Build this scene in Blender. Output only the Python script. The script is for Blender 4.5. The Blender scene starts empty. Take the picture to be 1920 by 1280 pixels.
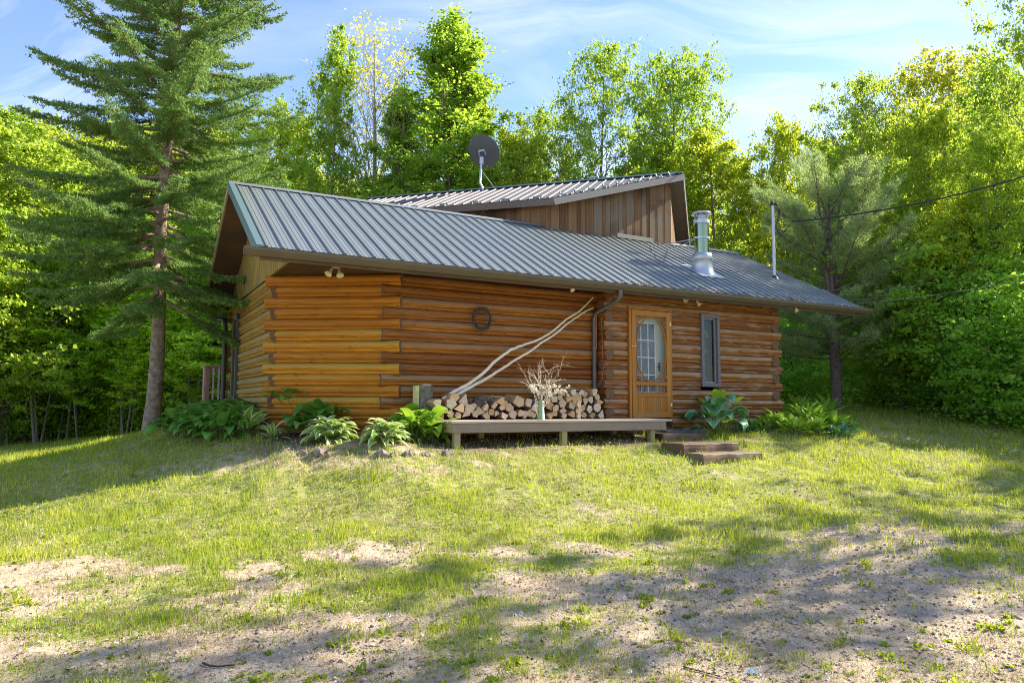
import bpy, math, random
import numpy as np
from mathutils import Vector, Matrix
C = bpy.context.scene.collection
scene = bpy.context.scene
PI = math.pi
# ------------------------------------------------------------------ camera
FPX, PITCH, ROLL = 1368.8, math.radians(4.84), math.radians(0.25)
CAMZ = 1.6
cam_d = bpy.data.cameras.new('camera')
cam_d.sensor_width = 36.0
cam_d.lens = FPX / 1920 * 36
cam_d.clip_start, cam_d.clip_end = 0.1, 3000
cam = bpy.data.objects.new('camera', cam_d); C.objects.link(cam)
cam.matrix_world = Matrix.Translation((0, 0, CAMZ)) @ Matrix.Rotation(PI/2 + PITCH, 4, 'X') @ Matrix.Rotation(ROLL, 4, 'Z')
scene.camera = cam
# ------------------------------------------------------------------ light
SUN_EL, SUN_AZ = math.radians(36), math.radians(24.0)          # azimuth from +X towards +Y
SUNV = Vector((math.cos(SUN_EL)*math.cos(SUN_AZ), math.cos(SUN_EL)*math.sin(SUN_AZ), math.sin(SUN_EL)))
sl = bpy.data.lights.new('sun', 'SUN'); sl.energy = 4.8; sl.angle = math.radians(0.5); sl.color = (1.0, 0.92, 0.76)
so = bpy.data.objects.new('sun', sl); C.objects.link(so)
so.rotation_euler = SUNV.to_track_quat('Z', 'Y').to_euler(); so.location = (20, 10, 30)
scene.view_settings.view_transform = 'Standard'; scene.view_settings.look = 'None'
scene.view_settings.exposure = 1.48; scene.view_settings.gamma = 1.0
scene.cycles.use_denoising = True; scene.cycles.denoising_prefilter = 'NONE'
scene.cycles.pixel_filter_type = 'GAUSSIAN'; scene.cycles.filter_width = 1.1
scene.cycles.max_bounces = 8; scene.cycles.diffuse_bounces = 4; scene.cycles.glossy_bounces = 3
scene.cycles.transmission_bounces = 4; scene.cycles.transparent_max_bounces = 6
scene.cycles.sample_clamp_indirect = 6
scene.cycles.use_adaptive_sampling = False

class NT:
    """small helper round a node tree"""
    def __init__(s, tree): s.t = tree; s.L = tree.links
    def n(s, kind, ins=None, **props):
        nd = s.t.nodes.new(kind)
        for k, v in props.items(): setattr(nd, k, v)
        for k, v in (ins or {}).items(): s.set(nd.inputs[k], v)
        return nd
    def set(s, sock, v):
        if isinstance(v, bpy.types.NodeSocket): s.L.new(v, sock)
        elif isinstance(v, bpy.types.Node): s.L.new(v.outputs[0], sock)
        elif isinstance(v, (tuple, list)) and sock.type == 'RGBA' and len(v) == 3: sock.default_value = (*v, 1)
        else: sock.default_value = v
    def math(s, op, a, b=0.5, c=0.5, clamp=False):
        nd = s.n('ShaderNodeMath', {0: a, 1: b, 2: c}, operation=op); nd.use_clamp = clamp; return nd.outputs[0]
    def ramp(s, fac, stops, interp='LINEAR'):
        nd = s.n('ShaderNodeValToRGB', {0: fac}); cr = nd.color_ramp; cr.interpolation = interp
        while len(cr.elements) < len(stops): cr.elements.new(0.5)
        for e, (p, c) in zip(cr.elements, stops):
            e.position = p; e.color = (c, c, c, 1) if isinstance(c, (int, float)) else (*c, 1)
        return nd.outputs[0]
    def mix(s, fac, a, b, mode='MIX'):
        nd = s.n('ShaderNodeMix', data_type='RGBA', blend_type=mode)
        s.set(nd.inputs[0], fac); s.set(nd.inputs[6], a); s.set(nd.inputs[7], b); return nd.outputs[2]
    def noise(s, vec, scale, detail=4, rough=0.55, dist=0.0):
        return s.n('ShaderNodeTexNoise', {'Vector': vec, 'Scale': scale, 'Detail': detail, 'Roughness': rough, 'Distortion': dist}).outputs[0]
    def xyz(s, vec): nd = s.n('ShaderNodeSeparateXYZ', {0: vec}); return nd.outputs[0], nd.outputs[1], nd.outputs[2]
    def comb(s, x, y, z): return s.n('ShaderNodeCombineXYZ', {0: x, 1: y, 2: z}).outputs[0]
    def bump(s, h, strength, dist=0.01): return s.n('ShaderNodeBump', {'Height': h, 'Strength': strength, 'Distance': dist}).outputs[0]

# ------------------------------------------------------------------ sky
world = bpy.data.worlds.new('World'); scene.world = world; world.use_nodes = True
w = NT(world.node_tree); world.node_tree.nodes.clear()
sky = w.n('ShaderNodeTexSky', sky_type='NISHITA', sun_disc=False, sun_elevation=SUN_EL, sun_rotation=PI/2 - SUN_AZ,
          air_density=1.0, dust_density=0.25, ozone_density=2.0, altitude=200)
dirn = w.n('ShaderNodeTexCoord').outputs['Generated']
dx, dy, dz = w.xyz(dirn)
den = w.math('ADD', w.math('MAXIMUM', dz, 0.0), 0.22)
px_, py_ = w.math('DIVIDE', dx, den), w.math('DIVIDE', dy, den)
pv = w.comb(px_, py_, 0.0)
wob = w.n('ShaderNodeTexNoise', {'Vector': pv, 'Scale': 1.1, 'Detail': 3.0}).outputs[1]
pv2 = w.n('ShaderNodeVectorMath', {0: pv, 1: w.n('ShaderNodeVectorMath', {0: wob, 1: (0.9, 0.9, 0)}, operation='MULTIPLY')}, operation='ADD')
mp = w.n('ShaderNodeMapping', {'Vector': pv2, 'Rotation': (0, 0, math.radians(35)), 'Scale': (0.55, 2.3, 1)})
ci = w.noise(mp, 1.5, 8, 0.62, 0.3)
patch = w.noise(pv, 0.75, 3, 0.5)
fac = w.math('MULTIPLY', w.ramp(ci, [(0.44, 0.0), (0.74, 1.0)]), w.ramp(patch, [(0.38, 0.10), (0.60, 1.0)]))
lowhaze = w.ramp(dz, [(0.0, 0.75), (0.12, 0.45), (0.45, 0.20), (0.8, 0.05)])
fac2 = w.math('ADD', w.math('MULTIPLY', fac, 0.80), w.math('MULTIPLY', lowhaze, 0.15), clamp=True)
skyc = w.mix(fac2, w.mix(1.0, sky, (0.76, 0.79, 0.94), 'MULTIPLY'), (4.2, 4.3, 4.8))
bg = w.n('ShaderNodeBackground', {'Color': skyc, 'Strength': 0.125})
w.L.new(bg.outputs[0], w.n('ShaderNodeOutputWorld').inputs[0])

# ------------------------------------------------------------------ pixel rays: only used to read real positions off the photograph
def ray(px, py):
    x, y = px - 960, py - 640
    cr, sr = math.cos(ROLL), math.sin(ROLL)
    u, v = x*cr + y*sr, -x*sr + y*cr
    c, s = math.cos(PITCH), math.sin(PITCH)
    return Vector((u, FPX*c + v*s, FPX*s - v*c))
def project(P):
    x, y, z = P[0], P[1], P[2] - CAMZ
    c, s = math.cos(PITCH), math.sin(PITCH)
    yc, zc = y*c + z*s, -y*s + z*c
    U, V = FPX*x/yc, -FPX*zc/yc
    cr, sr = math.cos(ROLL), math.sin(ROLL)
    return 960 + U*cr - V*sr, 640 + U*sr + V*cr
def at(px, py, Y):
    d = ray(px, py); return Vector((0, 0, CAMZ)) + d*(Y/d.y)
# cabin frame: u along the eave, v into the house, z up
OX, OY, YAW = 2.182, 13.69, math.radians(28.6)
CY, SY = math.cos(YAW), math.sin(YAW)
def W(u, v, z=0.0): return Vector((OX + u*CY - v*SY, OY + u*SY + v*CY, z))
def toL(P): x, y = P[0]-OX, P[1]-OY; return Vector((x*CY + y*SY, -x*SY + y*CY, P[2]))
def hit_plane(px, py, n, d):
    """local-frame plane n.p = d"""
    a = toL((0, 0, CAMZ)); r = ray(px, py); b = toL((r.x, r.y, r.z + CAMZ)) - a
    n = Vector(n); t = (d - n.dot(a))/n.dot(b); return a + b*t
def hitv(px, py, v): return hit_plane(px, py, (0, 1, 0), v)
def hitu(px, py, u): return hit_plane(px, py, (1, 0, 0), u)
def hitz(px, py, z): return hit_plane(px, py, (0, 0, 1), z)

# ------------------------------------------------------------------ mesh helpers
rng = random.Random(7)
nrg = np.random.default_rng(11)
class MB:
    """collects shapes, builds ONE mesh object"""
    def __init__(s): s.V, s.F, s.M, s.S, s.LC = [], [], [], [], []
    def add(s, verts, faces, mi=0, lc=None, smooth=False):
        b = len(s.V); s.V += [tuple(v) for v in verts]
        r = rng.random()
        s.LC += lc if lc is not None else [(0.0, 0.0, r)]*len(verts)
        s.F += [tuple(b+i for i in f) for f in faces]
        s.M += [mi]*len(faces); s.S += [smooth]*len(faces)
    def box(s, a, b, mi=0, rot=None, org=None):
        (x0, y0, z0), (x1, y1, z1) = a, b
        vs = [Vector(p) for p in ((x0,y0,z0),(x1,y0,z0),(x1,y1,z0),(x0,y1,z0),(x0,y0,z1),(x1,y0,z1),(x1,y1,z1),(x0,y1,z1))]
        if rot is not None:
            o = Vector(org) if org is not None else Vector(((x0+x1)/2, (y0+y1)/2, (z0+z1)/2))
            vs = [o + rot @ (v - o) for v in vs]
        s.add(vs, [(0,3,2,1),(4,5,6,7),(0,1,5,4),(1,2,6,5),(2,3,7,6),(3,0,4,7)], mi)
    def beam(s, p0, p1, w, h, mi=0, up=(0, 0, 1)):
        """box of width w and height h running from p0 to p1"""
        p0, p1 = Vector(p0), Vector(p1); d = (p1-p0).normalized(); up = Vector(up)
        sd = d.cross(up).normalized(); u2 = sd.cross(d)
        vs = [p + sd*(a*w/2) + u2*(b*h/2) for p in (p0, p1) for a, b in ((-1,-1),(1,-1),(1,1),(-1,1))]
        s.add(vs, [(0,1,2,3),(7,6,5,4),(0,4,5,1),(1,5,6,2),(2,6,7,3),(3,7,4,0)], mi)
    def tube(s, pts, rad, n=8, mi=0, caps=True, mcap=None, lcrnd=None, wob=0.0, closed=False):
        pts = [Vector(p) for p in pts]; m = len(pts)
        if not hasattr(rad, '__len__'): rad = [rad]*m
        V, LC = [], []; al = 0.0; rr = rng.random() if lcrnd is None else lcrnd
        prev = None
        for i, p in enumerate(pts):
            if closed: t = (pts[(i+1) % m] - pts[i-1]).normalized()
            else: t = (pts[min(i+1, m-1)] - pts[max(i-1, 0)]).normalized()
            if i: al += (p - pts[i-1]).length
            if prev is None:
                ref = Vector((0, 0, 1)) if abs(t.z) < 0.9 else Vector((0, 1, 0))
                a = t.cross(ref).normalized()
            else: a = (prev - t*prev.dot(t)).normalized()
            prev = a; b = a.cross(t)
            for k in range(n):
                th = 2*PI*k/n; r = rad[i]*(1 + wob*(rng.random()-0.5))
                V.append(p + (a*math.cos(th) + b*math.sin(th))*r); LC.append((al, math.sin(th), rr))
        F = [(i*n+k, i*n+(k+1) % n, (i+1)*n+(k+1) % n, (i+1)*n+k) for i in range(m-1) for k in range(n)]
        if closed: F += [((m-1)*n+k, (m-1)*n+(k+1) % n, (k+1) % n, k) for k in range(n)]
        s.add(V, F, mi, LC, True)
        if caps and not closed:
            mc = mi if mcap is None else mcap
            for i, fl in ((0, True), (m-1, False)):
                vs = V[i*n:(i+1)*n]; s.add(vs, [tuple(reversed(range(n))) if not fl else tuple(range(n))], mc, [(0, math.sin(2*PI*k/n), rr) for k in range(n)])
    def prism(s, poly, depth, mi=0):
        """polygon of 3-D points pushed along the vector depth"""
        poly = [Vector(p) for p in poly]; d = Vector(depth); n = len(poly)
        s.add(poly + [p+d for p in poly], [tuple(range(n)), tuple(reversed(range(n, 2*n)))] + [(i, i+n, (i+1) % n + n, (i+1) % n) for i in range(n)], mi)
    def lathe(s, c, prof, n=24, mi=0, ax=(0, 0, 1)):
        c = Vector(c); q = Vector((0, 0, 1)).rotation_difference(Vector(ax))
        V = []
        for r, z in prof:
            for k in range(n):
                V.append(c + q @ Vector((r*math.cos(2*PI*k/n), r*math.sin(2*PI*k/n), z)))
        s.add(V, [(i*n+k, i*n+(k+1) % n, (i+1)*n+(k+1) % n, (i+1)*n+k) for i in range(len(prof)-1) for k in range(n)], mi, None, True)
    def build(s, name, mats, parent=None, origin=(0, 0, 0), bevel=0, loc=None, rz=None, fixn=True):
        o = Vector(origin)
        me = bpy.data.meshes.new(name)
        me.from_pydata([tuple(Vector(v)-o) for v in s.V], [], s.F)
        if not isinstance(mats, (list, tuple)): mats = [mats]
        for m in mats: me.materials.append(m)
        me.polygons.foreach_set('material_index', s.M); me.polygons.foreach_set('use_smooth', s.S)
        at_ = me.attributes.new('lc', 'FLOAT_VECTOR', 'POINT'); at_.data.foreach_set('vector', [c for l in s.LC for c in l])
        if fixn:
            import bmesh
            bm = bmesh.new(); bm.from_mesh(me); bmesh.ops.recalc_face_normals(bm, faces=bm.faces); bm.to_mesh(me); bm.free()
        me.update()
        ob = bpy.data.objects.new(name, me); C.objects.link(ob)
        if parent is not None: ob.parent = parent
        if loc is not None: ob.location = loc
        if rz is not None: ob.rotation_euler = (0, 0, rz)
        if bevel:
            bv = ob.modifiers.new('bevel', 'BEVEL'); bv.width = bevel; bv.segments = 1; bv.limit_method = 'ANGLE'; bv.angle_limit = 0.9
        return ob
def tag(o, label=None, cat=None, group=None, kind=None):
    if label: o['label'] = label
    if cat: o['category'] = cat
    if group: o['group'] = group
    if kind: o['kind'] = kind
    return o
def thing(name, label, cat, loc=(0, 0, 0), rz=0.0, group=None):
    o = bpy.data.objects.new(name, None); C.objects.link(o); o.empty_display_size = 0.2
    o.location = loc; o.rotation_euler = (0, 0, rz); return tag(o, label, cat, group)
def np_mesh(name, V, F, mats, attrs=None, smooth=False):
    """V (N,3), F (M,k) arrays -> mesh data"""
    me = bpy.data.meshes.new(name); V = np.asarray(V, np.float32); F = np.asarray(F, np.int32); k = F.shape[1]
    me.vertices.add(len(V)); me.vertices.foreach_set('co', V.ravel())
    me.loops.add(F.size); me.loops.foreach_set('vertex_index', F.ravel())
    me.polygons.add(len(F)); me.polygons.foreach_set('loop_start', np.arange(0, F.size, k, dtype=np.int32))
    if smooth: me.polygons.foreach_set('use_smooth', np.ones(len(F), bool))
    for m in (mats if isinstance(mats, (list, tuple)) else [mats]): me.materials.append(m)
    for nm, a in (attrs or {}).items():
        a = np.asarray(a, np.float32)
        at_ = me.attributes.new(nm, 'FLOAT' if a.ndim == 1 else 'FLOAT_VECTOR', 'POINT')
        at_.data.foreach_set('value' if a.ndim == 1 else 'vector', a.ravel())
    me.update(calc_edges=True); return me
def link(name, me, parent=None, loc=None):
    o = bpy.data.objects.new(name, me); C.objects.link(o)
    if parent is not None: o.parent = parent
    if loc is not None: o.location = loc
    return o
def vnoise(x, y, seed=0):
    """smooth value noise in 0..1 (numpy)"""
    x = np.asarray(x, float); y = np.asarray(y, float)
    xi, yi = np.floor(x).astype(np.int64), np.floor(y).astype(np.int64); fx, fy = x-xi, y-yi
    fx, fy = fx*fx*(3-2*fx), fy*fy*(3-2*fy)
    def h(a, b):
        n = (a*374761393 + b*668265263 + seed*144269) & 0x7fffffff
        n = ((n ^ (n >> 13)) * 1274126177) & 0x7fffffff
        return ((n ^ (n >> 16)) & 0xffff)/65535.0
    return (h(xi, yi)*(1-fx)+h(xi+1, yi)*fx)*(1-fy) + (h(xi, yi+1)*(1-fx)+h(xi+1, yi+1)*fx)*fy
def fbm(x, y, seed=0, o=4):
    r, a, t = 0, 0.5, 0
    for i in range(o): r = r + a*vnoise(x*2**i, y*2**i, seed+i*17); t += a; a *= 0.5
    return r/t

# ------------------------------------------------------------------ materials
def new_mat(name):
    m = bpy.data.materials.new(name); m.use_nodes = True; m.node_tree.nodes.clear(); t = NT(m.node_tree)
    b = t.n('ShaderNodeBsdfPrincipled'); t.L.new(b.outputs[0], t.n('ShaderNodeOutputMaterial').inputs[0])
    return m, t, b
def simple(name, col, rough=0.6, metal=0.0, var=0.12, scale=14, bump=0.15, spec=0.5):
    m, t, b = new_mat(name)
    co = t.n('ShaderNodeTexCoord').outputs['Object']
    nz = t.noise(co, scale, 5, 0.6)
    c = t.mix(t.ramp(nz, [(0.3, 0.0), (0.7, 1.0)]), tuple(x*(1-var) for x in col), tuple(min(1, x*(1+var)) for x in col))
    t.set(b.inputs['Base Color'], c); b.inputs['Roughness'].default_value = rough; b.inputs['Metallic'].default_value = metal
    b.inputs['Specular IOR Level'].default_value = spec
    if bump: t.set(b.inputs['Normal'], t.bump(nz, bump, 0.004))
    return m
def log_mat(name, dark, mid, light, grey, weather=0.5, pale=0.0):
    """stained log: streaky grain along the log, knots, grey weathering on the upper side"""
    m, t, b = new_mat(name)
    lc = t.n('ShaderNodeAttribute', attribute_name='lc').outputs['Vector']
    al, h, r = t.xyz(lc)
    r50 = t.math('MULTIPLY', r, 57.0)
    v1 = t.comb(t.math('MULTIPLY', al, 0.9), t.math('MULTIPLY', h, 5.5), r50)
    g1 = t.noise(v1, 1.6, 7, 0.74)
    v2 = t.comb(t.math('MULTIPLY', al, 1.5), t.math('MULTIPLY', h, 26), r50)
    g2 = t.noise(v2, 1.3, 5, 0.65)
    base = t.ramp(t.math('ADD', t.math('MULTIPLY', g1, 0.75), t.math('MULTIPLY', t.math('SUBTRACT', r, 0.5), 0.17)),
                  [(0.28, dark), (0.44, mid), (0.58, light)])
    base = t.mix(t.ramp(g2, [(0.34, 0.75), (0.56, 0.0)]), base, tuple(x*0.50 for x in dark))
    # knots
    vk = t.comb(t.math('MULTIPLY', al, 1.7), t.math('MULTIPLY', h, 0.75), r50)
    kn = t.n('ShaderNodeTexVoronoi', {'Vector': vk, 'Scale': 1.9, 'Randomness': 1.0}).outputs[0]
    base = t.mix(t.ramp(kn, [(0.07, 0.95), (0.15, 0.0)]), base, tuple(x*0.30 for x in dark))
    blot = t.noise(t.comb(t.math('MULTIPLY', al, 2.6), t.math('MULTIPLY', h, 3.0), r50), 1.7, 6, 0.7)
    base = t.mix(t.ramp(blot, [(0.36, 0.6), (0.50, 0.0)]), base, tuple(x*0.7 for x in dark))
    # weathering on the upper side of some logs
    wn = t.noise(t.comb(t.math('MULTIPLY', al, 0.55), t.math('MULTIPLY', h, 2.2), t.math('MULTIPLY', r, 91)), 1.5, 5, 0.6)
    up = t.ramp(h, [(0.0, 0.25), (0.5, 0.55), (0.9, 1.0)])
    hh = t.math('ADD', t.math('MULTIPLY', h, 0.5), 0.5)
    up = t.ramp(hh, [(0.36, 0.0), (0.56, 0.85), (0.9, 1.0)])
    wf = t.math('MULTIPLY', t.ramp(t.math('ADD', wn, t.math('MULTIPLY', t.math('SUBTRACT', r, 0.5), 0.35)), [(0.62-0.32*weather, 0.0), (0.80-0.30*weather, 1.0)]), up)
    base = t.mix(wf, base, t.mix(g2, tuple(x*0.72 for x in grey), tuple(x*1.25 for x in grey)))
    if pale:
        base = t.mix(t.math('MULTIPLY', t.ramp(t.noise(t.comb(t.math('MULTIPLY', al, 2), h, r50), 1.2, 3), [(0.55, 0), (0.6, 1)]), pale), base, (0.55, 0.5, 0.4))
    # thin checks
    ck = t.ramp(t.noise(t.comb(t.math('MULTIPLY', al, 0.8), t.math('MULTIPLY', h, 34), r50), 1.0, 2, 0.5), [(0.34, 1.0), (0.375, 0.0)])
    base = t.mix(t.math('MULTIPLY', ck, 0.8), base, tuple(x*0.2 for x in dark))
    t.set(b.inputs['Base Color'], base); b.inputs['Roughness'].default_value = 0.62
    b.inputs['Specular IOR Level'].default_value = 0.35
    t.set(b.inputs['Normal'], t.bump(t.math('ADD', g2, t.math('MULTIPLY', ck, -0.6)), 0.35, 0.006))
    return m
def wood_mat(name, dark, light, grey, axis='Z', weather=0.3, rough=0.7, sc=1.0, darkstain=0.0):
    """sawn boards, grain along one object axis, tone changes from board to board through lc.z"""
    m, t, b = new_mat(name)
    co = t.n('ShaderNodeTexCoord').outputs['Object']; x, y, z = t.xyz(co)
    r = t.xyz(t.n('ShaderNodeAttribute', attribute_name='lc').outputs['Vector'])[2]
    s = {'X': (0.6, 14, 14), 'Y': (14, 0.6, 14), 'Z': (14, 14, 0.6)}[axis]
    v = t.n('ShaderNodeVectorMath', {0: t.n('ShaderNodeVectorMath', {0: co, 1: tuple(k*sc for k in s)}, operation='MULTIPLY'),
                                      1: t.comb(t.math('MULTIPLY', r, 31), t.math('MULTIPLY', r, 17), t.math('MULTIPLY', r, 43))}, operation='ADD')
    g = t.noise(v, 2.0, 6, 0.7)
    c = t.ramp(t.math('ADD', t.math('MULTIPLY', g, 0.7), t.math('MULTIPLY', r, 0.32)), [(0.28, dark), (0.72, light)])
    wn = t.noise(co, 1.6*sc, 4, 0.6)
    c = t.mix(t.ramp(t.math('ADD', wn, t.math('MULTIPLY', t.math('SUBTRACT', r, 0.5), 0.5)), [(0.70-0.4*weather, 0.0), (0.85-0.25*weather, 1.0)]), c, grey)
    if darkstain:
        c = t.mix(t.math('MULTIPLY', t.ramp(t.noise(co, 0.9, 4), [(0.5, 0), (0.62, 1)]), darkstain), c, tuple(k*0.3 for k in dark))
    t.set(b.inputs['Base Color'], c); b.inputs['Roughness'].default_value = rough
    b.inputs['Specular IOR Level'].default_value = 0.3
    t.set(b.inputs['Normal'], t.bump(g, 0.3, 0.004))
    return m
def leaf_mat(name, c0, c1, c2, trans=(0.36, 0.46, 0.05), tmix=0.42, rough=0.5, spec=0.3):
    """foliage: colour varies leaf by leaf (rnd) and tree by tree (object colour)"""
    m, t, b = new_mat(name)
    r = t.n('ShaderNodeAttribute', attribute_name='rnd').outputs['Fac']
    col = t.ramp(r, [(0.0, c0), (0.5, c1), (1.0, c2)])
    oc = t.n('ShaderNodeObjectInfo').outputs['Color']
    col = t.mix(1.0, col, oc, 'MULTIPLY')
    t.set(b.inputs['Base Color'], col); b.inputs['Roughness'].default_value = rough; b.inputs['Specular IOR Level'].default_value = spec
    tr = t.n('ShaderNodeBsdfTranslucent', {'Color': t.mix(1.0, t.mix(r, tuple(x*0.8 for x in trans), trans), oc, 'MULTIPLY')})
    mx = t.n('ShaderNodeMixShader', {0: tmix, 1: b.outputs[0], 2: tr.outputs[0]})
    out = [n for n in t.t.nodes if n.type == 'OUTPUT_MATERIAL'][0]; t.L.new(mx.outputs[0], out.inputs[0])
    return m
def metal_mat(name, col, rough, metal=0.9, dirt=0.2, aniso=(3, 3, 3)):
    m, t, b = new_mat(name)
    co = t.n('ShaderNodeTexCoord').outputs['Object']
    v = t.n('ShaderNodeVectorMath', {0: co, 1: aniso}, operation='MULTIPLY')
    nz = t.noise(v, 2.0, 6, 0.62)
    t.set(b.inputs['Base Color'], t.mix(t.ramp(nz, [(0.35, 0.0), (0.75, dirt)]), col, tuple(x*0.5 for x in col)))
    t.set(b.inputs['Roughness'], t.math('ADD', rough, t.math('MULTIPLY', nz, 0.15)))
    b.inputs['Metallic'].default_value = metal
    t.set(b.inputs['Normal'], t.bump(nz, 0.08, 0.01))
    return m
# ================================================================== terrain
_cp = [(960,1280,4.2),(0,1280,4.2),(1920,1280,4.2),(960,1100,6.0),(200,1100,6.0),(1700,1100,6.1),(960,1000,7.7),(300,1000,7.9),(1650,1000,8.0),
       (0,975,8.7),(400,885,9.9),(700,852,10.05),(560,838,10.5),(620,900,9.4),(620,950,8.6),(900,900,9.8),(900,945,8.9),
       (470,822,11.2),(620,828,10.5),(740,832,10.35),(856,846,10.75),(1057,836,11.7),(1222,831,12.55),(1150,900,10.7),(1300,930,10.2),
       (1390,868,11.8),(1250,810,14.2),(1330,806,14.6),(1400,812,14.2),(1500,800,14.9),(1500,850,12.8),(1600,800,16.0),
       (300,806,14.8),(400,800,13.2),(0,894,10.6),(100,864,11.3),(170,840,12.3),(235,818,13.8),(0,915,13.0),(0,884,16.5),(0,868,20),(100,874,14.0),(100,860,17.5),(180,842,16.5),(180,828,21),(-150,900,10.0),(-150,905,14),(-150,880,19),(250,820,18.5),
       (100,833,25.0),(10,833,27.0),(220,816,26.0),
       (1570,750,22.0),(1700,782,20.0),(1650,790,18.0),(1900,782,20.0),(1850,850,14.0),(1900,920,11.0),(1700,760,26.0),(1920,760,30.0),(1450,775,24.0),(1316,874,11.2),(1430,862,11.9),(1283,858,11.6),(1400,872,11.4)]
CP = [tuple(at(*p)) for p in _cp]
# unseen or far places, straight in metres
CP += [(x, y, z) for x, y, z in ((-4.5,17,1.25),(-1,15,1.25),(3,18,1.5),(6,22,1.6),(0,25,1.5),(-2.2,11.9,1.08),(0,13,1.05),(-5.2,12.4,1.15),
       (-8,30,0.9),(-20,30,0.4),(-35,40,0.6),(0,45,1.8),(25,45,3.0),(40,30,3.0),(25,20,1.9),(18,12,0.9),(14,6,0.3),(-14,8,-0.2),(-20,20,0.0),
       (0,0,0),(8,0,0),(-8,0,0),(0,3,0),(-60,60,1.5),(60,60,5.0),(0,90,4.0),(-60,0,0),(60,0,1.5),(0,-40,0),(-300,300,6),(300,300,8),(0,400,8),(-300,-100,0),(300,-100,2))]
CP = np.array(CP)
def _ker(r): return r
_A = np.sqrt(((CP[:, None, :2] - CP[None, :, :2])**2).sum(-1))
_n = len(CP); _M = np.zeros((_n+3, _n+3)); _M[:_n, :_n] = _A - 0.25*np.eye(_n)
_M[:_n, _n] = 1; _M[:_n, _n+1:] = CP[:, :2]; _M[_n, :_n] = 1; _M[_n+1:, :_n] = CP[:, :2].T
_wt = np.linalg.solve(_M, np.concatenate([CP[:, 2], np.zeros(3)]))
def Hn(x, y):
    x = np.asarray(x, float); y = np.asarray(y, float); sh = x.shape; x = x.ravel(); y = y.ravel(); out = np.empty(len(x))
    for i in range(0, len(x), 20000):
        a, b = x[i:i+20000], y[i:i+20000]
        out[i:i+20000] = np.sqrt((a[:, None]-CP[None, :, 0])**2 + (b[:, None]-CP[None, :, 1])**2) @ _wt[:_n] + _wt[_n] + _wt[_n+1]*a + _wt[_n+2]*b
    d = np.hypot(x, y)
    out += (fbm(x*0.9, y*0.9, 3, 4)-0.5)*0.10*np.clip(d/9, 0.3, 2) + (fbm(x*4, y*4, 5, 3)-0.5)*0.05 + (fbm(x*11, y*11, 8, 2)-0.5)*0.02
    out += (fbm(x*1.9+4, y*1.9, 14, 4)-0.45)*0.20*np.exp(-((y-9.75-0.10*np.abs(x+1))/0.75)**2)*(1/(1+np.exp((x-1.6)*3)))*(1/(1+np.exp(-(x+6.5)*3)))
    return out.reshape(sh)
def H(x, y): return float(Hn(np.array([x]), np.array([y]))[0])
def ground_hit(px, py):
    """where the ray of a photograph pixel meets the ground"""
    d = ray(px, py); t0, t1 = 3.0/d.y, 60.0/d.y
    ts = np.linspace(t0, t1, 900); z = CAMZ + d.z*ts - Hn(d.x*ts, d.y*ts)
    i = int(np.argmax(z < 0)) if (z < 0).any() else 899
    i = max(i, 1); a, b = z[i-1], z[i]; t = ts[i-1] + (ts[i]-ts[i-1])*(a/(a-b) if a != b else 0)
    return Vector((d.x*t, d.y*t, CAMZ + d.z*t))
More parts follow.
